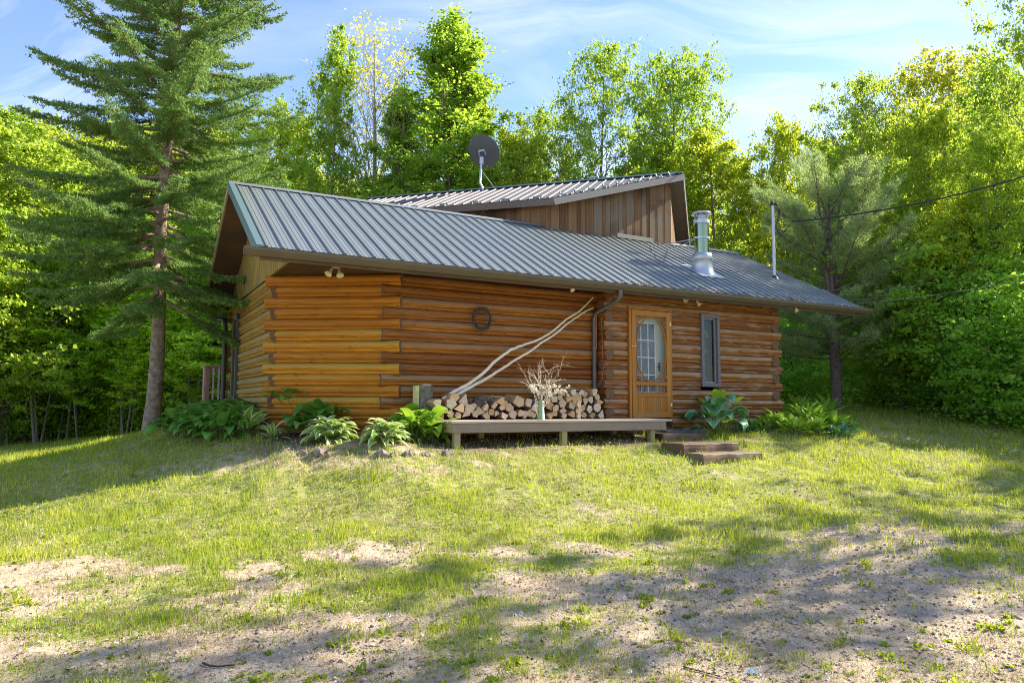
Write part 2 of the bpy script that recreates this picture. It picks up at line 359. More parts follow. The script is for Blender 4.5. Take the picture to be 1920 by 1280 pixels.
def grass_amount(x, y, want_bed=False):
    """0 bare gravel and soil .. 1 lawn, as the photograph shows the yard"""
    x = np.asarray(x, float); y = np.asarray(y, float)
    def blob(cx, cy, rx, ry, rot=0.0):
        c, s = math.cos(rot), math.sin(rot); u = ((x-cx)*c + (y-cy)*s)/rx; v = (-(x-cx)*s + (y-cy)*c)/ry
        return np.exp(-(u*u+v*v)**1.5)
    wx = x + (fbm(x*0.8, y*0.8, 21)-0.5)*1.6; wy = y + (fbm(x*0.8, y*0.8, 22)-0.5)*1.6
    g = np.ones_like(x)
    x0, y0 = x, y; 
    x, y = wx, wy
    edge = 6.35 + 0.52*np.clip(x+0.4, 0, 5.0) - 0.55*np.clip(-(x+0.4), 0, 3)*0.45 + 0.5*np.clip(x-4.6, 0, 6)*-0.4
    bare = 1/(1+np.exp((y-edge)*2.6))
    bare *= 1/(1+np.exp(-(x+1.6+0.30*(y-5))*1.7))*0.98
    bare = np.maximum(bare, 1.0*blob(-4.0, 6.55, 1.9, 0.62, 0.05)); bare = np.maximum(bare, 0.92*(1/(1+np.exp((y-5.25)*4.0))))
    bare = np.maximum(bare, 0.66/(1+np.exp((y-6.55)*3.2)))
    bare = np.maximum(bare, 0.60*blob(-0.3, 7.25, 1.9, 0.45)); bare = np.maximum(bare, 0.35*blob(-2.2, 9.5, 1.2, 0.4))
    bare *= 1-0.85*blob(-0.75, 6.3, 0.55, 0.7); bare *= 1-0.6*blob(-2.0, 5.55, 1.5, 0.28); bare *= 1-0.6*blob(1.4, 6.7, 0.9, 0.3)
    bare *= 1-0.7*blob(5.2, 7.2, 1.2, 1.0)
    bare = np.maximum(bare, 0.9*blob(-2.2, 10.35, 1.9, 0.22, 0.0))
    x, y = x0, y0
    n = fbm(x*2.3, y*2.3, 31, 5)
    g = 1 - bare
    n2 = fbm(x*0.7, y*1.3, 34, 4)
    g = np.clip(g + (n-0.5)*2.1*np.clip(1.1-np.abs(g-0.5)*1.0, 0.55, 1) + (n2-0.47)*1.25, 0, 1)
    g = g*(1-0.55*np.exp(-((y-9.75-0.10*np.abs(x+1))/0.55)**2)*(1/(1+np.exp((x-1.2)*2)))*(1/(1+np.exp(-(x+5.2)*3)))*np.clip((n2-0.30)*4, 0.3, 1))
    # the planted bed and the ground under the deck stay bare
    u = (x-OX)*CY + (y-OY)*SY; v = -(x-OX)*SY + (y-OY)*CY
    bed = (1/(1+np.exp(-(u+6.6)*4)))*(1/(1+np.exp((u-0.2)*6)))*(1/(1+np.exp(-(v+1.15+0.4*(n-0.5)-0.35*np.clip(-(u+4.1), 0, 3))*7)))
    g = g*(1-0.80*bed)
    if want_bed: return np.clip(bed, 0, 1)
    house = (u > -6.2) & (u < 4.0) & (v > 0.2) & (v < 6.0)
    return np.where(house, 0.0, g)
def axis(lo, hi, segs):
    out = []
    for a, b, s in segs: out += list(np.arange(a, b, s))
    return np.array(sorted(set(np.round(out + [hi], 4))))
gx = axis(-300, 300, [(-300,-60,20),(-60,-16,2.0),(-16,-8,0.4),(-8,9,0.06),(9,18,0.4),(18,60,2.0),(60,300,20)])
gy = axis(-100, 400, [(-100,-4,12),(-4,3.4,0.8),(3.4,12,0.06),(12,18,0.12),(18,30,0.4),(30,70,2.0),(70,400,22)])
X, Y = np.meshgrid(gx, gy); Z = Hn(X, Y); G = grass_amount(X, Y); BED = grass_amount(X, Y, True)
nx_, ny_ = len(gx), len(gy); idx = np.arange(nx_*ny_).reshape(ny_, nx_)
Fq = np.stack([idx[:-1, :-1], idx[:-1, 1:], idx[1:, 1:], idx[1:, :-1]], -1).reshape(-1, 4)

gm, t, b = new_mat('yard_ground')
co = t.n('ShaderNodeTexCoord').outputs['Object']
ga = t.n('ShaderNodeAttribute', attribute_name='grass').outputs['Fac']
n1 = t.noise(co, 1.3, 6, 0.6); n2 = t.noise(co, 9, 6, 0.65); n3 = t.noise(co, 55, 4, 0.7); n4 = t.noise(co, 160, 3, 0.7)
grv = t.n('ShaderNodeTexVoronoi', {'Vector': co, 'Scale': 42.0}); gvc = grv.outputs['Color']; gvd = grv.outputs['Distance']
gv2 = t.n('ShaderNodeTexVoronoi', {'Vector': co, 'Scale': 95.0}).outputs['Color']
stone = t.mix(0.5, t.ramp(t.xyz(gvc)[0], [(0.0, (0.20, 0.155, 0.115)), (0.5, (0.42, 0.335, 0.25)), (1.0, (0.66, 0.55, 0.43))]),
              t.ramp(t.xyz(gv2)[1], [(0.0, (0.22, 0.17, 0.13)), (1.0, (0.52, 0.44, 0.34))]))
sand = t.ramp(n3, [(0.3, (0.40, 0.30, 0.20)), (0.7, (0.64, 0.51, 0.36))])
soil = t.ramp(n3, [(0.3, (0.15, 0.085, 0.05)), (0.7, (0.36, 0.235, 0.15))])
ox, oy, oz = t.xyz(co)
gravelside = t.ramp(t.math('ADD', t.math('MULTIPLY', ox, 0.10), n1), [(0.52, 0.0), (0.85, 0.8)])
bare = t.mix(t.math('MULTIPLY', gravelside, t.ramp(n2, [(0.3, 0.35), (0.6, 1.0)])), sand, stone)
bare = t.mix(t.ramp(t.math('ADD', n2, t.math('MULTIPLY', n1, 0.5)), [(0.70, 0.0), (0.9, 0.6)]), bare, soil)
thatch = t.ramp(n4, [(0.3, (0.30, 0.26, 0.08)), (0.7, (0.58, 0.51, 0.22))])
turf = t.mix(t.ramp(n2, [(0.32, 0.10), (0.62, 0.85)]), thatch, t.ramp(n4, [(0.3, (0.08, 0.13, 0.02)), (0.7, (0.20, 0.26, 0.05))]))
gcol = t.mix(t.ramp(t.math('ADD', ga, t.math('MULTIPLY', t.math('SUBTRACT', n2, 0.5), 0.7)), [(0.30, 0.0), (0.62, 1.0)]), bare, turf)
mulch = t.ramp(n3, [(0.3, (0.05, 0.035, 0.022)), (0.55, (0.15, 0.10, 0.06)), (0.75, (0.27, 0.20, 0.13))])
gcol = t.mix(t.n('ShaderNodeAttribute', attribute_name='bed').outputs['Fac'], gcol, mulch)
t.set(b.inputs['Base Color'], gcol); b.inputs['Roughness'].default_value = 0.95; b.inputs['Specular IOR Level'].default_value = 0.15
t.set(b.inputs['Normal'], t.bump(t.math('ADD', t.math('MULTIPLY', gvd, -0.8), t.math('ADD', n3, n4)), 0.55, 0.012))
ground = link('ground', np_mesh('ground', np.stack([X, Y, Z], -1).reshape(-1, 3), Fq, gm, {'grass': G.ravel(), 'bed': BED.ravel()}, smooth=True))
tag(ground, kind='structure')

# ================================================================== the cabin
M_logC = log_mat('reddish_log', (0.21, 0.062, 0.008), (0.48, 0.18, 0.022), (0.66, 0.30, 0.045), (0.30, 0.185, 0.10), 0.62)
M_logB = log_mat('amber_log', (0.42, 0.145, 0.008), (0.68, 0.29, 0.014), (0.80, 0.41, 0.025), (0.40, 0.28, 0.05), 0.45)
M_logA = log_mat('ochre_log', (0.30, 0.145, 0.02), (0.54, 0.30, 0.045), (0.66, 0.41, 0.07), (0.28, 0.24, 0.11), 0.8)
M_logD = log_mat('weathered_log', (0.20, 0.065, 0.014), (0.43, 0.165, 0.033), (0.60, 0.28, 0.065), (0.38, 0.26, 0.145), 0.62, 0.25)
M_end = simple('log_end', (0.16, 0.08, 0.035), 0.85, var=0.45, scale=30)
M_gable = wood_mat('gable_boards', (0.24, 0.15, 0.025), (0.42, 0.29, 0.065), (0.20, 0.17, 0.08), 'Z', 0.35)
M_dorm = wood_mat('dormer_boards', (0.085, 0.042, 0.016), (0.25, 0.14, 0.06), (0.17, 0.135, 0.095), 'Z', 0.4, darkstain=0.7)
M_soff = wood_mat('dark_soffit', (0.085, 0.045, 0.025), (0.16, 0.09, 0.05), (0.10, 0.07, 0.05), 'X', 0.2)
M_barge = wood_mat('barge_wood', (0.30, 0.22, 0.12), (0.46, 0.36, 0.22), (0.30, 0.28, 0.24), 'X', 0.5)
M_roof = metal_mat('roof_steel', (0.28, 0.30, 0.285), 0.38, 0.55, 0.35, (1.2, 0.5, 1))
M_rib = metal_mat('shaded_roof_rib', (0.22, 0.25, 0.25), 0.38, 0.6, 0.3)  # darker than the sheet, standing in for the ribs' shaded sides and shadows
M_roof2 = metal_mat('dormer_roof_steel', (0.17, 0.15, 0.15), 0.55, 0.3, 0.35, (1.2, 0.5, 1))
M_trim = metal_mat('roof_trim', (0.16, 0.24, 0.24), 0.4, 0.5, 0.2)
M_gut = metal_mat('gutter_brown', (0.135, 0.105, 0.065), 0.45, 0.3, 0.5, (2, 9, 9))
M_steel = metal_mat('stainless', (0.30, 0.33, 0.19), 0.10, 1.0, 0.15)
M_galv = metal_mat('galvanised', (0.50, 0.53, 0.57), 0.38, 0.75, 0.3)
M_door = wood_mat('screen_door_wood', (0.33, 0.125, 0.013), (0.47, 0.195, 0.022), (0.30, 0.17, 0.06), 'Z', 0.12, 0.5)
M_white = simple('door_paint', (0.62, 0.68, 0.58), 0.45, var=0.05)
M_frame = simple('window_frame', (0.14, 0.115, 0.12), 0.5, var=0.1)
M_cream = simple('cream_plastic', (0.62, 0.55, 0.34), 0.4, var=0.08)
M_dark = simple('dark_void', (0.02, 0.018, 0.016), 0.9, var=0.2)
M_glass, t, b = new_mat('window_glass')
fr = t.n('ShaderNodeFresnel', {'IOR': 1.6}).outputs[0]
gl = t.n('ShaderNodeBsdfGlossy', {'Color': (0.9, 0.95, 0.95, 1), 'Roughness': 0.03})
tr = t.n('ShaderNodeBsdfTransparent', {'Color': (0.55, 0.6, 0.6, 1)})
mx = t.n('ShaderNodeMixShader', {0: 0.035, 1: tr.outputs[0], 2: gl.outputs[0]})
t.L.new(mx.outputs[0], [n for n in t.t.nodes if n.type == 'OUTPUT_MATERIAL'][0].inputs[0])
M_screen, t, b = new_mat('insect_screen')
b.inputs['Base Color'].default_value = (0.10, 0.11, 0.11, 1); b.inputs['Roughness'].default_value = 0.7
t.L.new(t.n('ShaderNodeMixShader', {0: 0.12, 1: t.n('ShaderNodeBsdfTransparent').outputs[0], 2: b.outputs[0]}).outputs[0],
        [n for n in t.t.nodes if n.type == 'OUTPUT_MATERIAL'][0].inputs[0])

cabin = thing('log_cabin', 'long low log cabin with ribbed metal roof and a raised board-clad dormer', 'cabin', (OX, OY, 0), YAW)
PIT, RL = 0.1815, 0.107
ZT = 3.69
NLOG = 15
UC, UG, VG, VCW, UJ, UR, VB = -4.60, -6.25, 1.43, 0.25, -0.53, 4.0, 6.0
def one_log(mb, a, b, z, r=RL, seed=None, lr=None):
    """one round log from a to b (u,v of its centre line)"""
    L = math.hypot(b[0]-a[0], b[1]-a[1]); n = max(2, int(L/0.45)+1); ph = rng.random()*10; lr = rng.random() if lr is None else lr
    pts, rad = [], []
    tp = (rng.random()-0.5)*0.012
    for i in range(n):
        f = i/(n-1)
        pts.append((a[0]+(b[0]-a[0])*f, a[1]+(b[1]-a[1])*f, z + 0.006*math.sin(ph+f*L*1.1)))
        rad.append(r + tp*(f-0.5) + 0.0035*math.sin(ph*3+f*L*2.3))
    # a rounded upper face and a narrower scribed lip below it, as scribed log courses show
    for (dz_, kz, kr, hoff) in ((0.020, 0.74, 1.0, None), (-0.062, 0.42, 0.84, -0.75)):
        b0 = len(mb.V); mb.tube([(p[0], p[1], p[2]+dz_) for p in pts], [q*kr for q in rad], 16, 0, True, 1, lr, 0.03)
        for i in range(b0, len(mb.V)):
            x_, y_, z_ = mb.V[i]; mb.V[i] = (x_, y_, z+dz_+(z_-z-dz_)*kz)
            if hoff is not None: a_, h_, r_ = mb.LC[i]; mb.LC[i] = (a_+7.0, -0.62+0.35*h_, r_)
def log_wall(name, a, b, mat, exts, openings=(), n=NLOG, ends=(0, 0)):
    """courses of logs; exts(k) -> how far each course runs past a and b; openings: (s0, s1, z0, z1) along the wall"""
    mb = MB(); d = Vector((b[0]-a[0], b[1]-a[1])); L = d.length; d.normalize()
    for k in range(n):
        z = ZT - PIT/2 - PIT*k
        e0, e1 = exts(k); spans = [(-e0, L+e1)]
        for s0, s1, z0, z1 in openings:
            if z0 < z < z1:
                ns = []
                for p, q in spans:
                    if s0 > p and s1 < q: ns += [(p, s0), (s1, q)]
                    elif s0 <= p < s1 < q: ns += [(s1, q)]
                    elif p < s0 < q <= s1: ns += [(p, s0)]
                    else: ns += [(p, q)]
                spans = ns
        lr = rng.random()
        for p, q in spans:
            one_log(mb, (a[0]+d.x*p, a[1]+d.y*p), (a[0]+d.x*q, a[1]+d.y*q), z, lr=lr)
    return mb.build(name, [mat, M_end], cabin)
ri = 0.09
# wall C (behind the woodpile), wall D (door and window), chamfer B, gable wall A, jog, right, back
n45 = Vector((-(VG-VCW), -(UC-UG)))  # outward normal of the chamfer
n45 = Vector((-(VG-VCW), -(UC-UG))).normalized()
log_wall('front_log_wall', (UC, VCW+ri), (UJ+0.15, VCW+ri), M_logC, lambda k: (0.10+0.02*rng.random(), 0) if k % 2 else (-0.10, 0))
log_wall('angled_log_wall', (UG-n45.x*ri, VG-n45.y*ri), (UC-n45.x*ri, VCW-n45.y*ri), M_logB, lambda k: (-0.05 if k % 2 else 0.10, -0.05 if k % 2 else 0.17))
log_wall('gable_log_wall', (UG+ri, VG), (UG+ri, VB), M_logA, lambda k: (0.06 if k % 2 else -0.10, 0.05))
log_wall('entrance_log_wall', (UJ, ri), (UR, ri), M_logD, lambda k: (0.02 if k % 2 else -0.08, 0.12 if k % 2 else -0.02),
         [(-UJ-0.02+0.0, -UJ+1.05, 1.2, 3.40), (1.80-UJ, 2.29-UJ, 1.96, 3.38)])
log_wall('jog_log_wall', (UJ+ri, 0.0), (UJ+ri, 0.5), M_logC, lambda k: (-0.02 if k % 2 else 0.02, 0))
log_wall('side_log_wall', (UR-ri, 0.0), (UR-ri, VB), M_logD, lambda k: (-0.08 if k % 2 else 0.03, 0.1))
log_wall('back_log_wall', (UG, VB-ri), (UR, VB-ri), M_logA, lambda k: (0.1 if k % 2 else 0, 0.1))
mb = MB(); mb.box((UG+0.15, 1.5, 1.20), (UR-0.2, VB-0.2, 1.28)); mb.box((UC+0.2, 0.55, 1.20), (UR-0.2, 1.5, 1.28)); mb.build('floor_slab', M_dark, cabin)

# ---- roof
A1 = (5.564-3.775)/3.32
def rz(v): return 3.775 + A1*(v+0.43) if v <= 2.89 else 5.564 - A1*(v-2.89)
UL, UE, URR, VR, VE, VBK = -6.77, 6.314, 5.82, 2.89, -0.43, 6.21
def uright(v): return UE - (UE-URR)*(1-abs(v-VR)/3.32)
mb = MB()
TH = 0.13
front = [(UL, VE, rz(VE)), (UE, VE, rz(VE)), (URR, VR, rz(VR)), (UL, VR, rz(VR))]
back = [(UL, VR, rz(VR)), (URR, VR, rz(VR)), (UE, VBK, rz(VBK)), (UL, VBK, rz(VBK))]
for q in (front, back): mb.prism([(x, y, z-0.012) for x, y, z in q], (0, 0, -TH))
roof = mb.build('roof', M_soff, cabin)
def ribbed(name, P0, P1, Q0, Q1, pitch, mat, parent, h=0.025, minor=True):
    """metal sheet between eave line P0-P1 and upper line Q0-Q1, with raised ribs running up the slope"""
    mb = MB(); P0, P1, Q0, Q1 = map(Vector, (P0, P1, Q0, Q1)); n = (P1-P0).cross(Q0-P0).normalized()
    if n.z < 0: n = -n
    e = (P1-P0).normalized(); up = n.cross(e).normalized()
    if up.z < 0: up = -up
    mb.prism([P0, P1, Q1, Q0], n*0.004)
    L = max((P1-P0).length, (Q1-P0).dot(e)); k = 0
    Hs = (Q0-P0).dot(up)
    lo_s, hi_s = (0.0, (P1-P0).dot(e)), ((Q0-P0).dot(e), (Q1-P0).dot(e))
    def clip(s):
        """range of the up coordinate where the sheet covers the line e = s"""
        t0, t1 = 0.0, 1.0
        for a, b_, sgn in ((lo_s[0], hi_s[0], 1), (lo_s[1], hi_s[1], -1)):
            # inside: sgn*(s - (a+(b-a)t)) >= 0
            f0, f1 = sgn*(s-a), sgn*(s-b_)
            if f0 < 0 and f1 < 0: return None
            if f0 < 0: t0 = max(t0, f0/(f0-f1))
            if f1 < 0: t1 = min(t1, f0/(f0-f1))
        return (t0, t1) if t1 - t0 > 0.02 else None
    s = min(lo_s[0], hi_s[0]) + pitch*0.5; smax = max(lo_s[1], hi_s[1]); i = 0
    while s < smax:
        for ds, ww, hh in (((0.0, 0.032, h),) + (((pitch/3, 0.02, 0.005), (2*pitch/3, 0.02, 0.005)) if minor else ())):
            c = clip(s+ds)
            if c:
                a = P0 + e*(s+ds) + up*(c[0]*Hs - (0.02 if c[0] == 0 else 0)) + n*0.004; b_ = P0 + e*(s+ds) + up*(c[1]*Hs) + n*0.004
                vs = []
                for p in (a, b_):
                    vs += [p - e*ww*0.5, p - e*ww*0.3 + n*hh, p + e*ww*0.3 + n*hh, p + e*ww*0.5]
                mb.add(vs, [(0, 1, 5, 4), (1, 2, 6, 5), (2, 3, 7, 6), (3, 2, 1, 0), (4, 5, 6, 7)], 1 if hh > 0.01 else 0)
        s += pitch; i += 1
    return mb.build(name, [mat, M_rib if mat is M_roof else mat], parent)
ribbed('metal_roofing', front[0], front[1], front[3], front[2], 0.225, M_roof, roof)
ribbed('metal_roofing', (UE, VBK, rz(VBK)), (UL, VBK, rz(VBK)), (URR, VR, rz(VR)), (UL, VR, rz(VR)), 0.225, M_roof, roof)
mb = MB(); mb.prism([(UL-0.02, VR-0.11, rz(VR-0.11)+0.03), (UL-0.02, VR, rz(VR)+0.045), (UL-0.02, VR+0.11, rz(VR+0.11)+0.03), (UL-0.02, VR, rz(VR)+0.02)], (URR-UL+0.04, 0, 0))
mb.build('ridge_cap', M_roof, roof)
mb = MB()
for v0, v1 in ((VE-0.02, VR), (VR, VBK)):
    mb.prism([(UL-0.03, v0, rz(v0)-0.15), (UL-0.03, v1, rz(v1)-0.15), (UL-0.03, v1, rz(v1)+0.03), (UL-0.03, v0, rz(v0)+0.03)], (0.028, 0, 0), 0 if v0 < 0 else 1)
    mb.prism([(UL-0.03, v0, rz(v0)+0.012), (UL-0.03, v1, rz(v1)+0.012), (UL-0.03, v1, rz(v1)+0.034), (UL-0.03, v0, rz(v0)+0.034)], (0.10, 0, 0), 0)
mb.build('rake_trim', [M_trim, M_barge], roof)
# flat soffit under the eave and over the cut corner
mb = MB()
mb.prism([(UG+0.02, VE, ZT+0.004), (UR+0.12, VE, ZT+0.004), (UR+0.12, 0.5, ZT+0.004), (UC+0.3, 0.5, ZT+0.004), (UG+0.02, VG+0.5, ZT+0.004)], (0, 0, 0.02))
for k in range(9): mb.box((UG+0.05, VE+0.03+0.21*k, ZT-0.004), (UR if k < 3 else UC-0.05-0.2*k, VE+0.035+0.21*k, ZT+0.003))
mb.build('soffit', M_soff, cabin)
mb = MB(); mb.box((UL+0.02, VE-0.022, 3.585), (UE, VE, 3.765)); mb.build('fascia', M_soff, roof)
mb = MB()
gp = [(VE-0.024, 3.735), (VE-0.024, 3.625), (VE-0.085, 3.622), (VE-0.11, 3.655), (VE-0.135, 3.70), (VE-0.14, 3.742), (VE-0.132, 3.742), (VE-0.127, 3.70), (VE-0.10, 3.66), (VE-0.08, 3.63), (VE-0.03, 3.633), (VE-0.03, 3.735)]
mb.prism([(-6.97, v, z) for v, z in gp], (13.40, 0, 0))
for uu in (-6.97, 6.425): mb.prism([(uu, v, z) for v, z in gp[:6]], (0.006, 0, 0))
for k in range(22): mb.box((-6.9+0.61*k, VE-0.145, 3.725), (-6.885+0.61*k, VE-0.02, 3.746))
gut = mb.build('gutter', M_gut, roof)
# leaf litter caught along the lower roof edge
mb = MB()
for k in range(150):
    u = rng.gauss(1.9, 1.3); v = VE+0.02+abs(rng.gauss(0, 0.10)); p = Vector((u, v, rz(v)+0.012)); a = rng.random()*6.3; s = 0.02+0.03*rng.random()
    mb.add([p+Vector((math.cos(a+q)*s*w_, math.sin(a+q)*s*w_, A1*math.sin(a+q)*s*w_ + 0.012*rng.random())) for q, w_ in ((0, 1.3), (1.6, 0.6), (3.1, 1.2), (4.7, 0.6))], [(0, 1, 2, 3)])
tag(mb.build('leaf_debris', simple('dead_leaves', (0.13, 0.085, 0.06), 0.9, var=0.5), roof, fixn=False), kind='stuff')

# ---- left gable of upright boards
mb = MB(); v = VE+0.0; i = 0
while v < 6.15:
    v1 = min(v+0.093, 6.15)
    zb = ZT-0.01; za, zc = rz(v)-TH-0.02, rz(v1)-TH-0.02
    if max(za, zc) > zb+0.01:
        za, zc = max(za, zb+0.005), max(zc, zb+0.005)
        off = 0.004*(i % 2)
        mb.prism([(UG-0.02-off, v+0.003, zb), (UG-0.02-off, v1-0.003, zb), (UG-0.02-off, v1-0.003, zc), (UG-0.02-off, v+0.003, za)], (0.02, 0, 0))
    v = v1; i += 1
mb.prism([(UG+0.005, VE, ZT), (UG+0.005, VBK, ZT), (UG+0.005, VBK, ZT+0.02), (UG+0.005, VR, rz(VR)-TH-0.02), (UG+0.005, VE, ZT+0.02)], (0.02, 0, 0))
mb.build('gable_boards', M_gable, cabin)
mb = MB(); mb.prism([(UR-0.03, 0, ZT), (UR-0.03, VB, ZT), (UR-0.03, VR, rz(VR)-TH-0.02)], (0.03, 0, 0)); mb.build('gable_boards', M_gable, cabin)

# ---- dormer: a second gable roof turned 45 degrees, cut by a board wall that stands near the main ridge
uA, vA, zA = 3.655, 2.49, 7.265; TF = 0.427; G2 = 0.302
def zn(u, v): return zA + G2*(u-uA) + G2*(v-vA)
Av = Vector((uA, vA, zA)); K = Vector((-0.095, vA, zn(-0.095, vA))); dr = Vector((-0.70711, 0.70711, 0)); fall = Vector((0.70711, 0.70711, -TF))
Ls = 8.6
mb = MB()
q = [Av, K, K+dr*7.2, Av+dr*Ls]
mb.prism([p-Vector((0, 0, 0.014)) for p in q], (0, 0, -0.09))
mb.prism([p-Vector((0, 0, 0.014)) for p in (Av, Av+dr*Ls, Av+dr*Ls+fall*3.3, Av+fall*3.3)], (0, 0, -0.09))
droof = mb.build('dormer_roof', wood_mat('rake_wood', (0.12, 0.09, 0.07), (0.26, 0.21, 0.16), (0.22, 0.21, 0.20), 'X', 0.6), cabin)
# sheets: eave part (parallel to dr) then the part cut by the wall
eK = K; up2 = Vector((0.70711, 0.70711, TF))
wid = (Av-K).dot(Vector((0.70711, 0.70711, 0)))
topK = K + up2*wid
ribbed('metal_roofing', K+dr*7.2, K, K+dr*7.2+up2*wid, topK, 0.225, M_roof2, droof, 0.03, False)
# triangular part: from K along the cut edge to A, ribs keep the same direction
mb = MB(); nn = Vector((-G2, -G2, 1)).normalized()
mb.prism([K, Av, topK], nn*0.004)
s = 0.10
Lt = (topK-Av).length
while s < Lt-0.05:
    # base point on the edge A-K whose dr coordinate is s
    p_top = topK - dr*s; f = s/Lt; p_bot = K + (Av-K)*f
    vs = []
    for p in (p_bot, p_top): vs += [p + dr*0.017 + nn*0.004, p + dr*0.01 + nn*0.034, p - dr*0.01 + nn*0.034, p - dr*0.017 + nn*0.004]
    mb.add(vs, [(0, 1, 5, 4), (1, 2, 6, 5), (2, 3, 7, 6), (3, 2, 1, 0), (4, 5, 6, 7)]); s += 0.225
mb.build('metal_roofing', M_roof2, droof)
mb = MB(); mb.prism([Av, Av+dr*Ls, Av+dr*Ls+fall*3.3, Av+fall*3.3], (0, 0, 0.005)); mb.build('metal_roofing', M_roof2, droof)
mb = MB(); mb.beam(Av+Vector((0, 0, 0.02)), Av+dr*Ls+Vector((0, 0, 0.02)), 0.2, 0.035); mb.build('ridge_cap', M_trim, droof)
mb = MB()   # weathered barge boards under the sheet edges
for p, q_, hgt in ((K, Av, 0.15), (K+dr*7.2, K, 0.15)):
    mb.beam(p-Vector((0, 0.012, 0.09)), q_-Vector((0, 0.012, 0.09)), 0.03, hgt)
mb.beam(Av-Vector((-0.01, 0, 0.06)), Av+fall*3.3-Vector((-0.01, 0, 0.06)), 0.03, 0.15)
mb.build('barge_board', droof.data.materials[0], droof)
mb = MB(); mb.beam(Av+Vector((0.028, 0, -0.03)), Av+fall*3.3+Vector((0.028, 0, -0.03)), 0.012, 0.05); mb.beam(Av+Vector((0.04, 0.04, 0.03)), Av+fall*3.3+Vector((0.04, 0.04, 0.03)), 0.07, 0.012); mb.build('rake_trim', M_galv, droof)
def guard(mb): mb.build('snow_guard', M_trim, droof)
for i in range(9):
    mb = MB()
    f = 0.06+0.105*i; p = K + (Av-K)*f + up2*0.13 + nn*0.03
    mb.beam(p-Vector((0.10, 0, 0.03)), p+Vector((0.10, 0, 0.03)), 0.03, 0.035)
    for sx in (-0.085, 0.085): mb.beam(p+Vector((sx, -0.02, -0.02)), p+Vector((sx, 0.02, 0.05)), 0.03, 0.03)
    guard(mb)
for i in range(5):
    mb = MB()
    p = K + dr*(0.4+0.75*i) + up2*0.12 + nn*0.03; mb.beam(p-dr*0.10, p+dr*0.10, 0.03, 0.035)
    for sx in (-0.085, 0.085): mb.beam(p+dr*sx-Vector((0, 0, 0.01)), p+dr*sx+Vector((0, 0, 0.05)), 0.03, 0.03)
    guard(mb)
VW = 2.77
mb = MB(); u = -0.12; i = 0
while u < 3.50:
    u1 = min(u+0.118, 3.505); off = 0.006*(i % 2); zb = rz(VW)-0.02
    mb.prism([(u+0.003, VW-off, zb), (u1-0.003, VW-off, zb), (u1-0.003, VW-off, zn(u1, VW)-0.105), (u+0.003, VW-off, zn(u, VW)-0.105)], (0, 0.022, 0)); u = u1; i += 1
dw = mb.build('dormer_wall', M_dorm, cabin)
mb = MB(); P = Vector((-0.12, VW, 0)); d2 = Vector((-0.70711, 0.70711, 0)); s = 0.0
ztop = zn(-0.12, VW)-0.105
while s < 6.5:
    a, c = P+d2*(s+0.003), P+d2*(s+0.115)
    mb.prism([(a.x, a.y, 3.6), (c.x, c.y, 3.6), (c.x, c.y, ztop), (a.x, a.y, ztop)], (0.0155, 0.0155, 0)); s += 0.118
# boards left of the turn fill the low triangle beside the ridge
mb.build('dormer_wall', M_dorm, cabin)
mb = MB(); P = Vector((3.505, VW, 0)); d3 = Vector((0.70711, 0.70711, 0)); s = 0.0
while s < 2.9:
    a, c = P+d3*(s+0.002), P+d3*(s+0.115); z0_, z1_ = zn(3.505, VW)-0.10-TF*s-0.0, zn(3.505, VW)-0.10-TF*(s+0.115)
    base = zA-0.1+0.0
    zz0 = zA - 0.10 - TF*(s) - 0.02; zz1 = zA - 0.10 - TF*(s+0.115) - 0.02
    mb.prism([(a.x, a.y, 4.2), (c.x, c.y, 4.2), (c.x, c.y, zz1), (a.x, a.y, zz0)], (-0.0155, 0.0155, 0)); s += 0.118
mb.build('dormer_wall', M_dorm, cabin)
mb = MB(); a = hitv(1157, 451, VW-0.05); c = hitv(1224, 463, VW-0.05)
mb.beam(Vector((a.x, VW-0.05, rz(VW)+0.06)), Vector((c.x, VW-0.05, rz(VW)+0.05)), 0.04, 0.10); mb.build('flashing_board', M_barge, dw)

# ---- stovepipe on the roof
def hit_roof(px, py): return hit_plane(px, py, (0, -A1, 1), rz(0))
sp = hit_roof(1317, 510)
pipe_top = hit_plane(1317, 397, (0, 1, 0), sp.y).z
mb = MB(); mb.tube([(sp.x, sp.y, sp.z-0.1), (sp.x, sp.y, pipe_top-0.17)], 0.150, 28); chim = mb.build('stovepipe', M_steel, cabin)
for (r0, z0_, z1_, nm) in ((0.175, 0.72, 0.76, 'pipe_band'), (0.172, pipe_top-0.28-sp.z, pipe_top-0.20-sp.z, 'pipe_band')):
    mb = MB(); mb.tube([(sp.x, sp.y, sp.z+z0_), (sp.x, sp.y, sp.z+z1_)], r0, 28)
    for s in (-1, 1): mb.box((sp.x+s*0.19-0.03, sp.y-0.02, sp.z+z0_), (sp.x+s*0.19+0.03, sp.y+0.02, sp.z+z1_))
    mb.build(nm, M_galv, chim)
mb = MB(); mb.lathe((sp.x, sp.y, 0), [(0.001, pipe_top), (0.12, pipe_top-0.004), (0.20, pipe_top-0.03), (0.225, pipe_top-0.07), (0.20, pipe_top-0.075), (0.001, pipe_top-0.06)], 28)
for k in range(4): mb.box((sp.x+0.13*math.cos(k*PI/2+.7)-0.012, sp.y+0.13*math.sin(k*PI/2+.7)-0.012, pipe_top-0.18), (sp.x+0.13*math.cos(k*PI/2+.7)+0.012, sp.y+0.13*math.sin(k*PI/2+.7)+0.012, pipe_top-0.065))
mb.tube([(sp.x, sp.y, pipe_top-0.17), (sp.x, sp.y, pipe_top-0.08)], 0.10, 20)
mb.build('rain_cap', M_galv, chim)
mb = MB(); mb.lathe((sp.x, sp.y, sp.z), [(0.30, -0.12), (0.24, 0.02), (0.215, 0.25), (0.24, 0.27), (0.20, 0.40), (0.165, 0.41)], 28)
